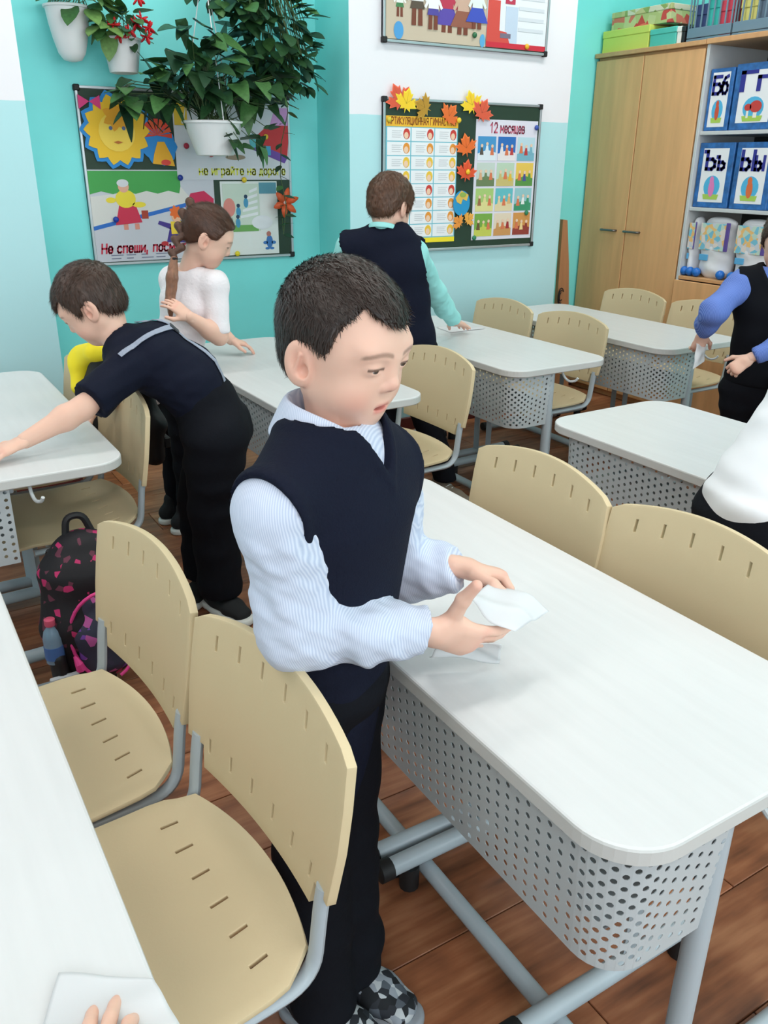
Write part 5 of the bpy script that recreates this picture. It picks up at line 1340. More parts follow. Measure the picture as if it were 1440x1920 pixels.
for i, (u, v, r, a, c, lab) in enumerate(LEAVES):
    t = thing('paper_maple_leaf', lab, 'paper leaf', B2.p(u, v, .022), 0, 'paper autumn leaves'); w = .0245 + .002 * (i % 3)
    flat(B2, maple(u, v, r * 1.06, a), w, tuple(min(255, q + 24) for q in c), t, 'leaf_edge', .0008); flat(B2, maple(u, v, r * .93, a), w + .001, c, t, 'leaf_blade', .0006)
    for q in (-.8, 0, .8): flat(B2, [(u - .002, v), (u + .002, v), (u - math.sin(a + q) * r * .8, v + math.cos(a + q) * r * .8)], w + .0018, tuple(int(k * .86) for k in c), t, 'vein', .0003)
g = thing('paper_globe', 'blue paper globe with yellow land between the charts', 'decoration', B2.p(2.694, 1.09, .022))
flat(B2, disc(2.694, 1.155, .052, .06, 24), .026, (36, 150, 206), g, 'globe_disc', .002); flat(B2, [(2.655, 1.18), (2.69, 1.215), (2.735, 1.195), (2.725, 1.165), (2.70, 1.175), (2.69, 1.15), (2.665, 1.16)], .0285, (226, 190, 90), g, 'land', .0006); flat(B2, disc(2.70, 1.195, .02, .012), .0295, (150, 180, 80), g, 'land', .0005)
for (u, v, c, lab) in ((2.262, 1.528, (226, 200, 60), 'yellow magnet at the top left of the heads chart'), (2.655, 1.535, (244, 206, 50), 'yellow magnet on the orange leaf'), (2.722, 1.302, (246, 196, 40), 'yellow magnet on the lower orange leaf'), (3.16, 1.515, (50, 80, 170), 'blue magnet at the top right of the months chart'),
                       (3.13, 1.10, (40, 130, 90), 'green magnet at the right of the months chart'), (2.788, .984, (40, 130, 90), 'green magnet at the lower left of the months chart'), (2.735, 1.905, (40, 110, 70), 'dark green magnet between the folk children'), (3.06, 1.878, (240, 180, 40), 'yellow magnet on the red strip of the topmost board')):
    magnet(B2, u, v, S_ + .013 if 2.6 < u < 2.75 and v < 1.6 else S_ + .003, c, lab)

# ------------------------------------------------------------------ wardrobe and shelves along the right wall
M_beech = mat('beech_veneer', (226, 174, 122), .5, .4, noise=(5, .10, (5, 5, .5))); M_beech2 = mat('beech_edge', (208, 158, 110), .5, noise=(5, .08, (5, 5, .5)))
M_shelf = mat('pale_grey_shelf', (200, 204, 206), .5); M_chrome = mat('brushed_handle', (120, 120, 122), .35, metal=.8)
CX = 3.86
wd = thing('wardrobe', 'tall beech wardrobe with two doors in the corner', 'wardrobe', (4.09, 3.61, 0))
o_ = np.array((4.09, 3.61, 0)); bx = lambda t, o, n, a, b, m, bev=.002: MB().box(tuple(np.array(a) - o), tuple(np.array(b) - o), bev).build(n, m, t)
bx(wd, o_, 'carcass', (CX + .018, 3.232, .03), (4.33, 3.985, 1.90), M_beech2); bx(wd, o_, 'top_board', (CX - .012, 3.225, 1.90), (4.332, 3.995, 1.922), M_beech2); bx(wd, o_, 'plinth', (CX + .03, 3.24, 0), (4.32, 3.98, .03), M_beech2)
for (y0, y1, hy) in ((3.232, 3.628, 3.575), (3.634, 3.988, 3.755)):
    d_ = bx(wd, o_, 'door', (CX, y0, .04), (CX + .017, y1, 1.885), M_beech)
    q = MB(); q.tube(fillet([(CX + .002, hy - .055, .985), (CX - .022, hy - .055, .985), (CX - .022, hy + .055, .985), (CX + .002, hy + .055, .985)], .015, 5), .006, 8)
    obj('handle', new_mesh('handle', np.array(q.v) - o_, q.f, True), M_chrome, d_)
bc = thing('bookcase', 'beech shelf unit beside the wardrobe, closed below', 'bookcase', (4.09, 2.55, 0)); ob = np.array((4.09, 2.55, 0))
BY0, BY1 = 1.95, 3.222
for n, a, b, m in (('side_panel', (CX, BY1 - .018, 0), (4.33, BY1, 1.90), M_shelf), ('side_panel', (CX, BY0, 0), (4.33, BY0 + .018, 1.90), M_shelf), ('back_panel', (4.318, BY0, .03), (4.33, BY1, 1.90), mat('dark_shelf_back', (70, 72, 72), .8)), ('top_board', (CX - .012, BY0 - .005, 1.90), (4.332, BY1, 1.924), M_beech2),
                   ('shelf', (CX + .01, BY0 + .018, 1.485), (4.318, BY1 - .018, 1.503), M_shelf), ('shelf', (CX + .01, BY0 + .018, 1.118), (4.318, BY1 - .018, 1.136), M_shelf), ('shelf', (CX - .002, BY0 + .018, .765), (4.318, BY1 - .018, .783), M_beech2)): bx(bc, ob, n, a, b, m)
for (y0, y1) in ((BY0 + .004, 2.578), (2.584, BY1 - .004)):
    d_ = bx(bc, ob, 'door', (CX - .016, y0, .04), (CX - .001, y1, .76), M_beech); q = MB(); hy = y1 - .06 if y0 < 2.2 else y0 + .06
    q.tube(fillet([(CX - .015, hy - .055, .70), (CX - .036, hy - .055, .70), (CX - .036, hy + .055, .70), (CX - .015, hy + .055, .70)], .015, 5), .006, 8); obj('handle', new_mesh('handle', np.array(q.v) - ob, q.f, True), M_chrome, d_)
M_boxblue = mat('blue_patterned_card', (44, 108, 178), .45, noise=(26, .45))
def letter_box(y0, y1, z, h, letters, pic, lab, x=3.885, yaw=0):
    t = thing('letter_box', lab, 'box', (x, (y0 + y1) / 2, z), yaw, 'alphabet boxes on the shelves'); w = (y1 - y0) / 2
    MB().box((0, -w, 0), (.18, w, h), .003).build('carton', M_boxblue, t); pl = Plane3('x', 0)
    class L: location = (0, 0, 0)
    m = .14 * 2 * w
    def fl(poly, ww, c, nm): 
        o = flat(pl, poly, ww, c, None, nm); o.parent = t; return o
    fl(rect(-w + m, m * .9, w - m, h - m * .9)[::-1], .0012, (236, 238, 242), 'card')
    cu = bpy.data.objects.new('x', None); fw = (2 * w - 2 * m) * .82
    for ch, off, ft in ((letters[0], 0, .52), (letters[1], .62, .36)):
        o = text(pl, ch, w - m - .012 - off * fw, h * .60, .003, h * .28, (38, 42, 140), cu, name='letter', fit=fw * ft, weight=.2); o.parent = t
    bpy.data.objects.remove(cu)
    cy, cz = 0, h * .33
    fl(disc(cy, cz, w * .46, h * .17, 20), .002, (80, 180, 224), 'picture_sky'); fl([(cy - w * .46, cz - h * .12), (cy + w * .46, cz - h * .12), (cy + w * .40, cz - h * .2), (cy - w * .40, cz - h * .2)], .0026, (170, 206, 90), 'picture_grass')
    if pic == 'mushroom':
        for (dy, s) in ((-.12, 1.0), (.22, .6)): fl(rect(cy + dy * w - .08 * w * s, cz - h * .15, cy + dy * w + .08 * w * s, cz), .0032, (240, 234, 224), 'picture_stalk'); fl(disc(cy + dy * w, cz + .02 * h * s, .26 * w * s, .09 * h * s), .0038, (196, 62, 56), 'picture_cap')
    else:
        c = pic; fl(disc(cy, cz - .03 * h, .17 * w, .13 * h), .0032, c, 'picture_body'); fl(disc(cy + .02 * w, cz + .10 * h, .12 * w, .06 * h), .0036, c, 'picture_head')
    return t
letter_box(3.055, 3.198, 1.504, .285, 'Бб', (206, 84, 54), 'blue alphabet box with letter Б and a red picture')
letter_box(2.790, 3.045, 1.504, .295, 'Гг', 'mushroom', 'blue alphabet box with letter Г and red mushrooms')
letter_box(2.985, 3.200, 1.137, .312, 'Ъъ', (226, 130, 190), 'blue alphabet box with letter Ъ and a pink picture')
letter_box(2.755, 2.972, 1.137, .312, 'Ыы', (222, 110, 60), 'blue alphabet box at the frame edge with an orange picture')
M_bagw = mat('white_glossy_film', (232, 234, 240), .25); M_bagp = mat('violet_print', (92, 70, 150), .4); M_bagc = patch_mat('colourful_print', [(190, 214, 200), (226, 214, 206), (120, 190, 214), (236, 190, 120), (200, 206, 216)], 40, .4)
def toy_bag(y0, y1, z, h, lab):
    t = thing('toy_package', lab, 'package', (3.90, (y0 + y1) / 2, z), 0, 'glossy packages on the lowest shelf'); w = (y1 - y0) / 2
    F = Field((-.07, -w - .05, -.02), (.16, w + .05, h + .05), .006); F.loft([((.05, 0, .045), (0, 1, 0), w * .96, .06), ((.05, 0, h * .5), (0, 1, 0), w, .062), ((.04, 0, h - .04), (0, 1, 0), w * .92, .035)], .02)
    V, Fc = F.nets(); V = folds(V, Fc, .003, 12, int(y0 * 100)); obj('bag', new_mesh('bag', V, Fc, True), M_bagw, t)
    MB().box((-.018, -w * .8, h * .45), (-.010, w * .8, h * .88), .002).build('printed_panel', M_bagc, t)
    MB().box((-.019, -w * .95, h * .45), (-.0115, -w * .72, h * .9), .002).build('violet_stripe', M_bagp, t)
    MB().box((-.016, w * .15, h * .28), (-.0115, w * .7, h * .38), .002).build('blue_label', mat('light_blue_label', (90, 170, 220), .4), t)
    for y in (-w * .75, w * .75): smooth_angle(MB().ball((-.012, y, .024), .024, 14, 10).build('blue_ball', mat('blue_plastic', (30, 110, 200), .3), t))
    return t
toy_bag(3.150, 3.200, .784, .31, 'narrow white package with blue balls beside the wardrobe'); toy_bag(2.935, 3.140, .784, .315, 'white and violet package with blue balls, wider one'); toy_bag(2.715, 2.915, .784, .315, 'white and violet package behind the boy in blue')
def carton(name, label, a, b, m, lid=None, tilt=0):
    c = np.array(((a[0] + b[0]) / 2, (a[1] + b[1]) / 2, a[2])); t = thing(name, label, 'box', tuple(c), tilt)
    zs = b[2] - (b[2] - a[2]) * .32
    bx(t, c, 'box_body', a, (b[0], b[1], zs), m); bx(t, c, 'lid', (a[0] - .003, a[1] - .003, zs), (b[0] + .003, b[1] + .003, b[2]), lid or m, .003); return t
carton('storage_box', 'yellow-green box on top of the wardrobe', (3.885, 3.640, 1.922), (4.18, 3.980, 2.035), mat('lime_card', (212, 222, 104), .6))
carton('gift_box', 'floral gift box with red base lying on the yellow-green box', (3.91, 3.53, 2.036), (4.16, 3.95, 2.125), patch_mat('floral_card', [(206, 76, 70), (186, 196, 130), (226, 120, 100), (200, 206, 150)], 26), patch_mat('pale_floral_card', [(186, 190, 130), (222, 214, 190), (206, 196, 140), (150, 170, 100)], 22))
carton('storage_box', 'teal box on the wardrobe beside the plastic crates', (3.885, 3.455, 1.922), (4.12, 3.630, 2.008), mat('teal_card', (84, 192, 180), .6))
carton('book_stack', 'white and black boxes standing next to the teal box', (3.89, 3.425, 1.922), (4.10, 3.452, 2.005), mat('white_card', (235, 235, 232), .6)); carton('book', 'thin black book upright on the wardrobe', (3.89, 3.402, 1.922), (4.10, 3.422, 2.003), mat('black_card', (30, 32, 38), .5))
M_crate = mat('blue_grey_plastic', (104, 132, 150), .4)
def crate(y0, y1, label, cols):
    c = np.array((4.02, (y0 + y1) / 2, 1.925)); t = thing('plastic_crate', label, 'crate', tuple(c)); a = np.array((3.88, y0, 1.925)); b = np.array((4.18, y1, 2.16))
    bx(t, c, 'base', a, (b[0], b[1], a[2] + .012), M_crate); 
    for z0, z1 in ((1.94, 1.985), (2.13, 2.16)):
        for (p0, p1) in (((3.88, y0), (3.888, y1)), ((4.172, y0), (4.18, y1)), ((3.888, y0), (4.172, y0 + .008)), ((3.888, y1 - .008), (4.172, y1))): bx(t, c, 'band', (*p0, z0), (*p1, z1), M_crate)
    n = 7
    for i in range(n + 1):
        y = y0 + (y1 - y0 - .008) * i / n; bx(t, c, 'slat', (3.8805, y, 1.985), (3.8865, y + .008, 2.13), M_crate, .001)
    for i in range(5):
        x = 3.9 + .06 * i; bx(t, c, 'slat', (x, y1 - .0075, 1.985), (x + .008, y1 - .001, 2.13), M_crate, .001)
    for i, (cc, lab) in enumerate(cols):
        yy = y0 + .015 + (y1 - y0 - .03) * i / len(cols); k = carton('craft_box', lab, (3.905, yy, 1.938), (4.15, yy + (y1 - y0 - .04) / len(cols), 2.09 + .03 * (i % 2)), cm(cc))
    return t
crate(3.115, 3.380, 'blue-grey slatted crate above the bookcase edge', [((214, 70, 90), 'pink-red box inside the left crate'), ((60, 190, 180), 'teal box inside the left crate'), ((56, 70, 120), 'dark blue box inside the left crate')])
crate(2.80, 3.105, 'blue-grey slatted crate at the right edge on the bookcase', [((200, 90, 140), 'magenta box inside the right crate'), ((90, 110, 130), 'grey-blue box inside the right crate'), ((214, 206, 120), 'pale yellow box inside the right crate')])
t = thing('wooden_board', 'narrow brown board with black scroll leaning beside the pillar', 'board', (3.535, 3.785, 0))
MB().prism([(-.05, 0), (.10, 0), (.045, .80), (.015, 1.045), (-.02, 1.05)], -.012, .012, lambda x, y, z: (x, z - .04 + y * .05, y)).build('board', mat('brown_ply', (176, 124, 84), .55, noise=(6, .12, (6, 6, .6))), t)
mb = MB(); 
for k in range(3): mb.tube([(-.012 + (.022 - .006 * k) * math.cos(a), -.058 + .6 * .05, .62 + (.05 - .013 * k) * math.sin(a)) for a in np.linspace(.6 + k * .5, 4.6 + k * .5, 16)], .003, 6)
mb.build('black_scroll', M_black, t)
# ------------------------------------------------------------------ hanging plants
GREENS = [mat('leaf_green_dark', (44, 80, 46), .45, .4, noise=(9, .25)), mat('leaf_green', (70, 114, 62), .45, .4, noise=(9, .25)), mat('leaf_green_light', (112, 152, 84), .45, .4, noise=(9, .2)), mat('leaf_green_deep', (32, 62, 40), .45, .4)]
def leaf_mesh(kind, m):
    """blade along +y, bent down a little, folded on the midrib"""
    if kind == 'arrow': half = [(0, .10), (.16, -.08), (.30, -.16), (.34, 0), (.30, .22), (.20, .55), (.10, .82), (0, 1.0)]
    else: half = [(0, 0), (.14, .08), (.26, .25), (.30, .42), (.24, .66), (.12, .86), (0, 1.0)]
    V, Fc = [], []
    n = len(half)
    for x, y in half: V.append((0, y, -.10 * y * y))
    for s in (-1, 1):
        for x, y in half: V.append((s * x, y, .10 * x - .12 * y * y))
    for k, s in ((1, -1), (2, 1)):
        for i in range(n - 1):
            f = (i, i + 1, k * n + i + 1, k * n + i); Fc.append(f if s > 0 else f[::-1])
    V2 = [(x, y, z - .015) for x, y, z in V]; m0 = len(V); Fc2 = [tuple(i + m0 for i in f[::-1]) for f in Fc]
    me = new_mesh('leaf', V + V2, Fc + Fc2, True); me.materials.append(m); return me
LEAF = {(k, i): leaf_mesh(k, GREENS[i]) for k in ('arrow', 'oval') for i in range(4)}
def orient(o, p, d, s, roll):
    d = Vector(d).normalized(); q = d.to_track_quat('Y', 'Z'); o.rotation_mode = 'QUATERNION'
    from mathutils import Quaternion
    o.rotation_quaternion = q @ Quaternion((0, 1, 0), roll); o.location = p; o.scale = (s, s, s)
def foliage(root, blobs, kind, n, size, seed, tone, stems_from=None):
    """scatter leaves through ellipsoids (centre, radii); stems run from the pot to some of them"""
    r = random.Random(seed); base = Vector(root.location); st = MB()
    tot = sum(b[2] for b in blobs)
    for c, rad, share in blobs:
        for _ in range(int(n * share / tot)):
            while True:
                q = Vector((r.uniform(-1, 1), r.uniform(-1, 1), r.uniform(-1, 1)))
                if q.length < 1: break
            q *= (.55 + .45 * r.random()) / max(q.length, .3) * min(1, q.length + .35); p = Vector((c[0] + q.x * rad[0], c[1] + q.y * rad[1], c[2] + q.z * rad[2]))
            p.y = min(p.y, Y_B - .03)
            d = Vector((q.x * 1.0 + r.uniform(-.5, .5), q.y - .45 + r.uniform(-.4, .3), q.z * .5 - .25 + r.uniform(-.5, .4)))
            o = bpy.data.objects.new('leaf', LEAF[kind, r.choice(tone)]); COL.objects.link(o); o.parent = root
            s = size * r.uniform(.65, 1.25); orient(o, p - base, d, s, r.uniform(-.5, .5))
            if stems_from is not None and r.random() < .45:
                a = Vector(stems_from) + Vector((r.uniform(-.06, .06), r.uniform(-.05, .05), 0)); mid = (a + p) / 2 + Vector((0, 0, .05)); st.tube([a - base, mid - base, p - base], .0018, 5)
    if st.v: st.build('stems', mat('stem_green', (70, 92, 50), .6), root)
M_pot = mat('white_pot_plastic', (238, 238, 240), .4)
def pot(label, c, prof, flute=0.0, name='hanging_plant'):
    t = thing(name, label, 'plant', c); inner = [(r - .004, z) for r, z in prof[::-1] if z > prof[0][1] + .01]
    smooth_angle(MB().lathe(prof, 40, flute=flute, nfl=20).build('pot', M_pot, t), 50)
    rt, zt = prof[-1]; smooth_angle(MB().lathe([(rt - .004, zt - .006), (rt + .006, zt - .004), (rt + .007, zt + .004), (rt - .003, zt + .007)], 40).build('rim', M_pot, t), 50)
    smooth_angle(MB().lathe([(rt * .93, zt - .012), (rt * .9, zt - .004), (.01, zt + .001)], 24).build('soil', mat('potting_soil', (58, 44, 34), .95), t)); return t
t = pot('tall white pot on the teal wall, leftmost, with light green leaves', (.912, 3.888, 1.705), [(.012, 0), (.035, .006), (.052, .03), (.066, .08), (.076, .13), (.084, .19)])
foliage(t, [((.95, 3.85, 1.95), (.13, .08, .07), 1), ((1.04, 3.83, 1.88), (.05, .05, .08), .4)], 'oval', 46, .10, 2, (1, 2, 2), (.912, 3.888, 1.90))
MB().box((-.03, .07, .12), (.03, .108, .17), .004).build('wall_bracket', M_pot, t)
t = pot('ribbed white pot with red flowers, between the leftmost pot and the big plant', (1.112, 3.885, 1.672), [(.040, 0), (.056, .004), (.062, .04), (.070, .09), (.078, .125)], .02)
foliage(t, [((1.12, 3.85, 1.84), (.10, .08, .07), 1)], 'oval', 30, .075, 5, (0, 1, 2), (1.112, 3.885, 1.80)); MB().box((-.03, .07, .06), (.03, .111, .11), .004).build('wall_bracket', M_pot, t)
M_red = mat('red_petal', (206, 30, 42), .5); rr = random.Random(3)
petal_me = MB().ball((0, .014, 0), (.011, .016, .004), 8, 6).mesh('petal', True); petal_me.materials.append(M_red)
for (x, z) in ((1.06, 1.835), (1.08, 1.80), (1.175, 1.865), (1.20, 1.835), (1.185, 1.80), (1.15, 1.845), (1.165, 1.93), (1.12, 1.815)):
    for k in range(6):
        o = bpy.data.objects.new('petal', petal_me); COL.objects.link(o); o.parent = t; a = k * math.pi / 3 + rr.random()
        orient(o, Vector((x - 1.112, -.085 - .02 * rr.random(), z - 1.672)), (math.cos(a), -.5, math.sin(a)), 1.05, a)
big = pot('big white bowl of arrow-leaved creeper hanging before the niche board', (1.415, 3.70, 1.362), [(.05, 0), (.078, .004), (.088, .03), (.108, .085), (.126, .13)], 0)
for k in range(3):
    a = k * 2.094 + .5; MB().tube([(.126 * math.cos(a), .126 * math.sin(a), .133), (.02 * math.cos(a), .02 * math.sin(a), .62)], .0022, 6).build('hanger_string', M_pot, big)
foliage(big, [((1.22, 3.70, 1.63), (.16, .12, .09), 1.2), ((1.40, 3.66, 1.67), (.20, .14, .12), 2.2), ((1.60, 3.66, 1.64), (.13, .12, .12), 1.2), ((1.36, 3.68, 1.80), (.12, .10, .08), .6), ((1.08, 3.74, 1.56), (.06, .06, .07), .5)], 'arrow', 150, .105, 7, (0, 0, 1, 3), (1.415, 3.70, 1.50))
foliage(big, [((1.47, 3.60, 1.42), (.08, .05, .05), 1), ((1.62, 3.66, 1.44), (.05, .05, .08), .8)], 'arrow', 16, .075, 8, (0, 1), (1.415, 3.70, 1.49))
top = pot('dense dark creeper filling the niche corner above, trailing down beside the board', (1.74, 3.80, 2.02), [(.05, 0), (.078, .004), (.088, .03), (.108, .085), (.126, .13)], 0)
foliage(top, [((1.74, 3.76, 1.86), (.20, .15, .17), 3), ((1.60, 3.72, 1.94), (.14, .12, .10), 1), ((1.84, 3.76, 1.74), (.12, .10, .12), 1), ((1.48, 3.72, 1.98), (.10, .08, .06), .5)], 'oval', 255, .088, 9, (0, 0, 3, 1), (1.74, 3.80, 2.10))
vine = MB(); vp = [(1.80, 3.80, 1.66), (1.83, 3.84, 1.55), (1.80, 3.86, 1.42), (1.79, 3.86, 1.28), (1.82, 3.87, 1.15), (1.80, 3.87, 1.02)]
vine.tube([Vector(p) - Vector((1.74, 3.80, 2.02)) for p in vp], .0022, 6).build('vine', mat('stem_green', (70, 92, 50)), top)
rv = random.Random(6)
for i in range(16):
    s = i / 15 * (len(vp) - 1.001); a = int(s); f = s - a; p = Vector(vp[a]).lerp(Vector(vp[a + 1]), f); o = bpy.data.objects.new('leaf', LEAF['oval', rv.choice((0, 1, 3))]); COL.objects.link(o); o.parent = top
    orient(o, p - Vector((1.74, 3.80, 2.02)), ((1 if i % 2 else -1) * .8, -.5, rv.uniform(-.6, .1)), .052, rv.uniform(-.5, .5))
lily = thing('paper_lily', 'orange artificial lily at the right edge of the niche board', 'flower', (1.845, 3.955, 1.16))
lp = MB(); lp.prism([(0, 0), (.014, .02), (.016, .04), (.008, .062), (0, .07), (-.008, .062), (-.016, .04), (-.014, .02)], -.0008, .0008, lambda x, y, z: (x, z - .018 * (y / .07) ** 2 - abs(x) * .3, y)); lpm = lp.mesh('petal', True); lpm.materials.append(mat('orange_petal', (232, 96, 52), .5))
for k in range(6):
    o = obj('petal', lpm, None, lily); o.rotation_euler = (0, k * math.pi / 3 + .2, 0); o.location = (0, -.012 - .003 * (k % 2), 0)
MB().ball((0, -.016, 0), .008, 10, 8).build('flower_heart', mat('pale_pink', (240, 200, 190)), lily); MB().tube([(0, 0, 0), (-.01, .0, -.05), (-.005, .005, -.13)], .002, 6).build('stem', mat('stem_green', (70, 92, 50)), lily)
for k in range(3):
    o = obj('leaf', LEAF['oval', 1], None, lily); orient(o, Vector((-.004, 0, -.04 - .03 * k)), ((-1) ** k, -.3, .2), .05, 0)

# ------------------------------------------------------------------ bags
M_bp = patch_mat('black_cloth_with_pink_flecks', [(22, 20, 26)] * 9 + [(26, 22, 30), (190, 44, 104), (24, 20, 28), (100, 46, 66), (22, 20, 26)], 62, .75); M_pink = mat('pink_piping', (226, 62, 140), .5); M_bpk = mat('plain_black_nylon', (20, 20, 24), .6); M_slate = patch_mat('slate_violet_print', [(52, 54, 74)] * 6 + [(120, 70, 170), (60, 56, 80), (190, 90, 160)], 48, .7)
bp = thing('backpack', 'black school backpack with pink piping hanging from the left desk', 'backpack', (.345, 1.99, .10))
def blob(stations, h, lo, hi): F = Field(lo, hi, h); F.loft(stations, .03); return F.nets()
V, Fc = blob([((0, 0, .04), (1, 0, 0), .105, .06), ((0, 0, .16), (1, 0, 0), .118, .075), ((.005, .01, .29), (1, 0, 0), .108, .068), ((.01, .02, .345), (1, 0, 0), .075, .05)], .006, (-.2, -.16, -.06), (.2, .18, .46)); V = folds(V, Fc, .003, 9, 4); obj('main_bag', new_mesh('main_bag', V, Fc, True), M_bp, bp)
V, Fc = blob([((.015, -.055, .06), (1, 0, 0), .066, .035), ((.02, -.055, .15), (1, 0, 0), .076, .038), ((.022, -.05, .23), (1, 0, 0), .056, .03)], .005, (-.1, -.16, -.04), (.2, .06, .34)); obj('front_pocket', new_mesh('front_pocket', V, Fc, True), M_slate, bp)
arc = [(.018 + .084 * math.cos(a), -.090 + .03 * abs(math.cos(a)) ** 2, .145 + .125 * math.sin(a)) for a in np.linspace(-1.35, math.pi + 1.35, 30)]
smooth_angle(MB().tube(arc, .0045, 8).build('pink_piping', M_pink, bp)); MB().tube([(-.066, -.085, .11), (-.06, -.092, .09), (-.056, -.09, .072)], [.004, .010, .012], 8).build('zip_tassel', M_pink, bp)
V, Fc = blob([((-.095, -.03, .03), (0, 1, 0), .045, .022), ((-.10, -.03, .10), (0, 1, 0), .045, .02)], .005, (-.2, -.14, -.05), (.02, .08, .19)); sp = obj('side_pocket', new_mesh('side_pocket', V, Fc, True), M_bpk, bp)
MB().box((-.13, -.078, .035), (-.06, -.066, .058), .003).build('reflective_strip', mat('silver_reflective', (200, 204, 208), .3), bp)
smooth_angle(MB().tube(fillet([(-.03, .03, .36), (-.02, .035, .43), (.02, .035, .43), (.04, .03, .37)], .03, 5), .009, 8).build('top_handle', M_bpk, bp))
for x in (-.06, .07): smooth_angle(MB().tube(fillet([(x, .06, .34), (x, .105, .30), (x, .10, .12), (x, .06, .05)], .05, 6), .014, 8, side=(1, 0, 0), ry=.006).build('shoulder_strap', M_bpk, bp))
bt = thing('water_bottle', 'small plastic bottle with blue band in the backpack side pocket', 'bottle', (.240, 1.945, .185)); smooth_angle(MB().lathe([(.012, 0), (.022, .004), (.023, .07), (.018, .09), (.010, .10), (.010, .11)], 18).build('bottle_body', mat('clear_blue_plastic', (150, 180, 206), .15, trans=.4), bt)); smooth_angle(MB().lathe([(.0235, .015), (.0237, .05)], 18).build('label_band', mat('blue_label_band', (70, 110, 170), .4), bt)); smooth_angle(MB().lathe([(.012, .105), (.013, .108), (.013, .122), (.010, .124)], 16).build('bottle_cap', mat('pink_cap', (214, 90, 120), .4), bt))

jk = thing('jacket', 'black and yellow jacket thrown over the chair behind the bending boy', 'jacket', (.64, 2.80, .60)); M_yel = mat('yellow_fabric', (246, 224, 34), .75); M_jk = mat('black_jacket_cloth', (24, 25, 30), .85)
F = Field((-.2, -.25, -.28), (.2, .25, .3), .006); F.loft([((-.035, -.02, -.10), (.2, 1, 0), .115, .03), ((-.045, -.02, .06), (.2, 1, 0), .12, .035), ((-.01, -.02, .155), (.2, 1, 0), .11, .04)], .03); F.loft([((.0, -.02, .155), (.2, 1, 0), .11, .035), ((.075, -.02, .03), (.2, 1, 0), .10, .03), ((.08, -.02, -.14), (.2, 1, 0), .085, .03)], .03); F.cone((-.05, -.12, .04), (-.09, -.15, -.06), .04, .03, .02)
V, Fc = F.nets(); V = folds(V, Fc, .007, 8, 3); obj('jacket_body', new_mesh('jacket_body', V, Fc, True), M_jk, jk)
F = Field((-.25, -.25, -.1), (.2, .25, .3), .006); F.cone((-.045, -.10, .19), (-.065, .03, .14), .030, .036, .03); F.cone((-.065, .03, .14), (-.085, -.01, .06), .036, .028, .03); F.cone((-.045, -.10, .19), (.01, -.13, .18), .03, .02, .02); V, Fc = F.nets(); V = folds(V, Fc, .006, 12, 5); obj('yellow_hood', new_mesh('yellow_hood', V, Fc, True), M_yel, jk)
sb = thing('shoulder_bag', 'black bag with buckle hanging behind the chair back by the teal wall', 'bag', (.705, 2.56, .455))
V, Fc = blob([((0, 0, .02), (0, 1, 0), .05, .035), ((0, 0, .12), (0, 1, 0), .062, .04), ((-.01, 0, .22), (0, 1, 0), .045, .025)], .006, (-.12, -.14, -.08), (.12, .14, .34)); V = folds(V, Fc, .004, 12, 9); obj('bag_body', new_mesh('bag_body', V, Fc, True), M_bpk, sb); MB().box((.03, -.03, .04), (.052, .03, .075), .004).build('buckle', M_black, sb); smooth_angle(MB().tube(fillet([(-.01, -.03, .22), (-.06, -.02, .345), (-.06, .02, .345), (-.01, .03, .22)], .03, 5), .007, 8).build('strap', M_bpk, sb))
ob2 = thing('plastic_tub', 'orange plastic tub on the floor by the teal wall', 'tub', (.93, 3.88, 0)); smooth_angle(MB().prism(rrect(-.10, -.09, .10, .09, .03, 5), 0, .26, lambda x, y, z: (x * (.85 + .6 * z), y * (.85 + .6 * z), z), .006).build('tub_body', mat('orange_plastic', (232, 160, 30), .45), ob2), 40); smooth_angle(MB().prism(rrect(-.108, -.098, .108, .098, .03, 5), .255, .27, None, .004).build('tub_rim', mat('orange_plastic', (232, 160, 30)), ob2), 40)

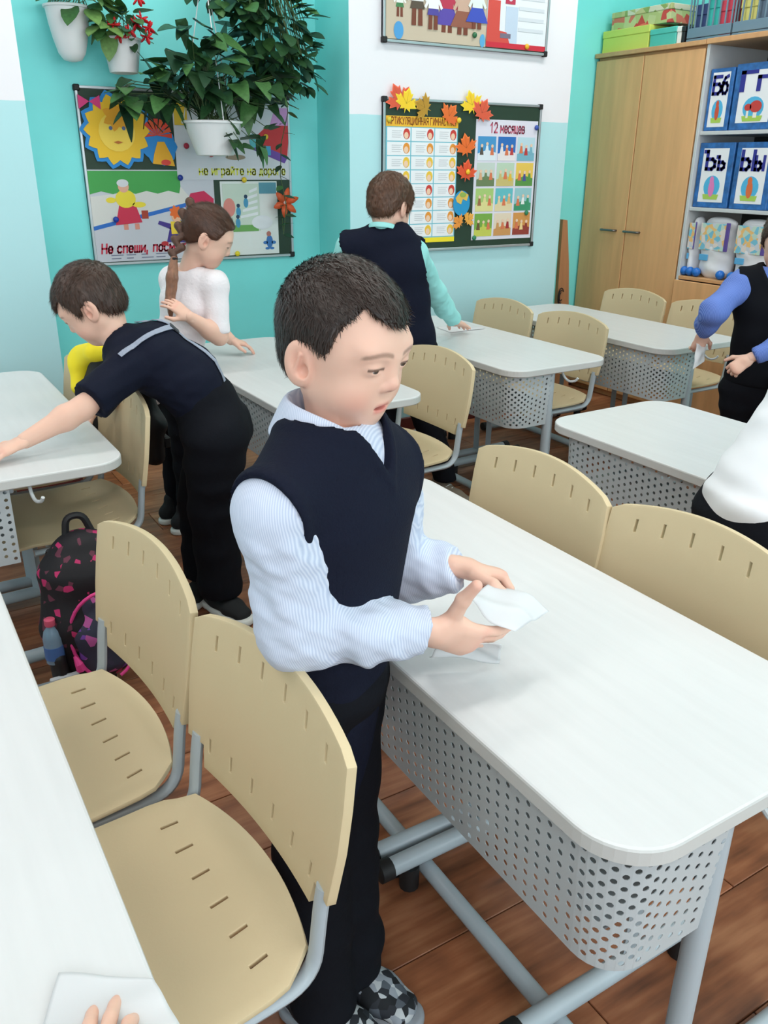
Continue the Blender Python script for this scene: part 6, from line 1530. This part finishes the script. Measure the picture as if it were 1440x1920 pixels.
# ------------------------------------------------------------------ wet wipes
def wipe_mat():
    m = bpy.data.materials.new('damp_white_tissue'); m.use_nodes = True; nt = m.node_tree; b = nt.nodes['Principled BSDF']; b.inputs['Base Color'].default_value = srgb(238, 240, 242); b.inputs['Roughness'].default_value = .8
    tr = nt.nodes.new('ShaderNodeBsdfTranslucent'); tr.inputs[0].default_value = srgb(240, 242, 244); mx = nt.nodes.new('ShaderNodeMixShader'); mx.inputs[0].default_value = .35
    nt.links.new(b.outputs[0], mx.inputs[1]); nt.links.new(tr.outputs[0], mx.inputs[2]); nt.links.new(mx.outputs[0], nt.nodes['Material Output'].inputs[0]); return m
M_wipe = wipe_mat()
def wipe(label, c00, c10, c11, c01, sag=.01, seed=1, flatz=None, n=26):
    r = np.random.RandomState(seed); C = [np.array(q, float) for q in (c00, c10, c11, c01)]; nn = nrm(np.cross(C[1] - C[0], C[3] - C[0])); V = []
    for i in range(n):
        for j in range(n):
            u, v = i / (n - 1), j / (n - 1); p = C[0] * (1 - u) * (1 - v) + C[1] * u * (1 - v) + C[2] * u * v + C[3] * (1 - u) * v
            p = p + nn * sag * (math.sin(math.pi * u) * .6 * math.sin(math.pi * v * .9) + .5 * math.sin(7 * u + 3 * v + seed) * .4 + .35 * math.sin(11 * v - 4 * u + seed) * .5)
            if flatz: p[2] = max(p[2], flatz)
            V.append(p)
    base = C[0] * 0 + np.mean(C, 0); base[2] = min(q[2] for q in C); V = np.array(V) - base
    Fc = np.array([(i * n + j, (i + 1) * n + j, (i + 1) * n + j + 1, i * n + j + 1) for i in range(n - 1) for j in range(n - 1)])
    o = obj('wet_wipe', new_mesh('wet_wipe', V, Fc, True), M_wipe, None, tuple(base)); md = o.modifiers.new('t', 'SOLIDIFY'); md.thickness = .0007
    return tag(o, label, 'wipe', 'white wipes')
wipe('white wipe stretched between the hands of the boy with the navy vest', (.634, .812, .782), (.684, .766, .738), (.770, .788, .738), (.728, .862, .768), .02, 1)
wipe('end of a white wipe dangling below the hand over the desk edge', (.60, .82, .72), (.672, .775, .72), (.705, .815, .655), (.615, .868, .668), .012, 2, DH + .003)
wipe('white wipe under the hand of the boy with the mint shirt', (2.225, 3.06, .643), (2.42, 3.06, .643), (2.41, 3.20, .643), (2.24, 3.19, .643), .004, 3, DH + .002)
wipe('white wipe on the near left desk under the fingertips', (-.03, .50, .645), (.115, .515, .645), (.108, .575, .645), (.035, .625, .645), .006, 4, DH + .002)
wipe('crumpled white wipe in the hand of the boy at the right edge', (2.60, 2.03, .64), (2.68, 2.05, .655), (2.735, 2.10, .72), (2.68, 2.10, .715), .012, 5)
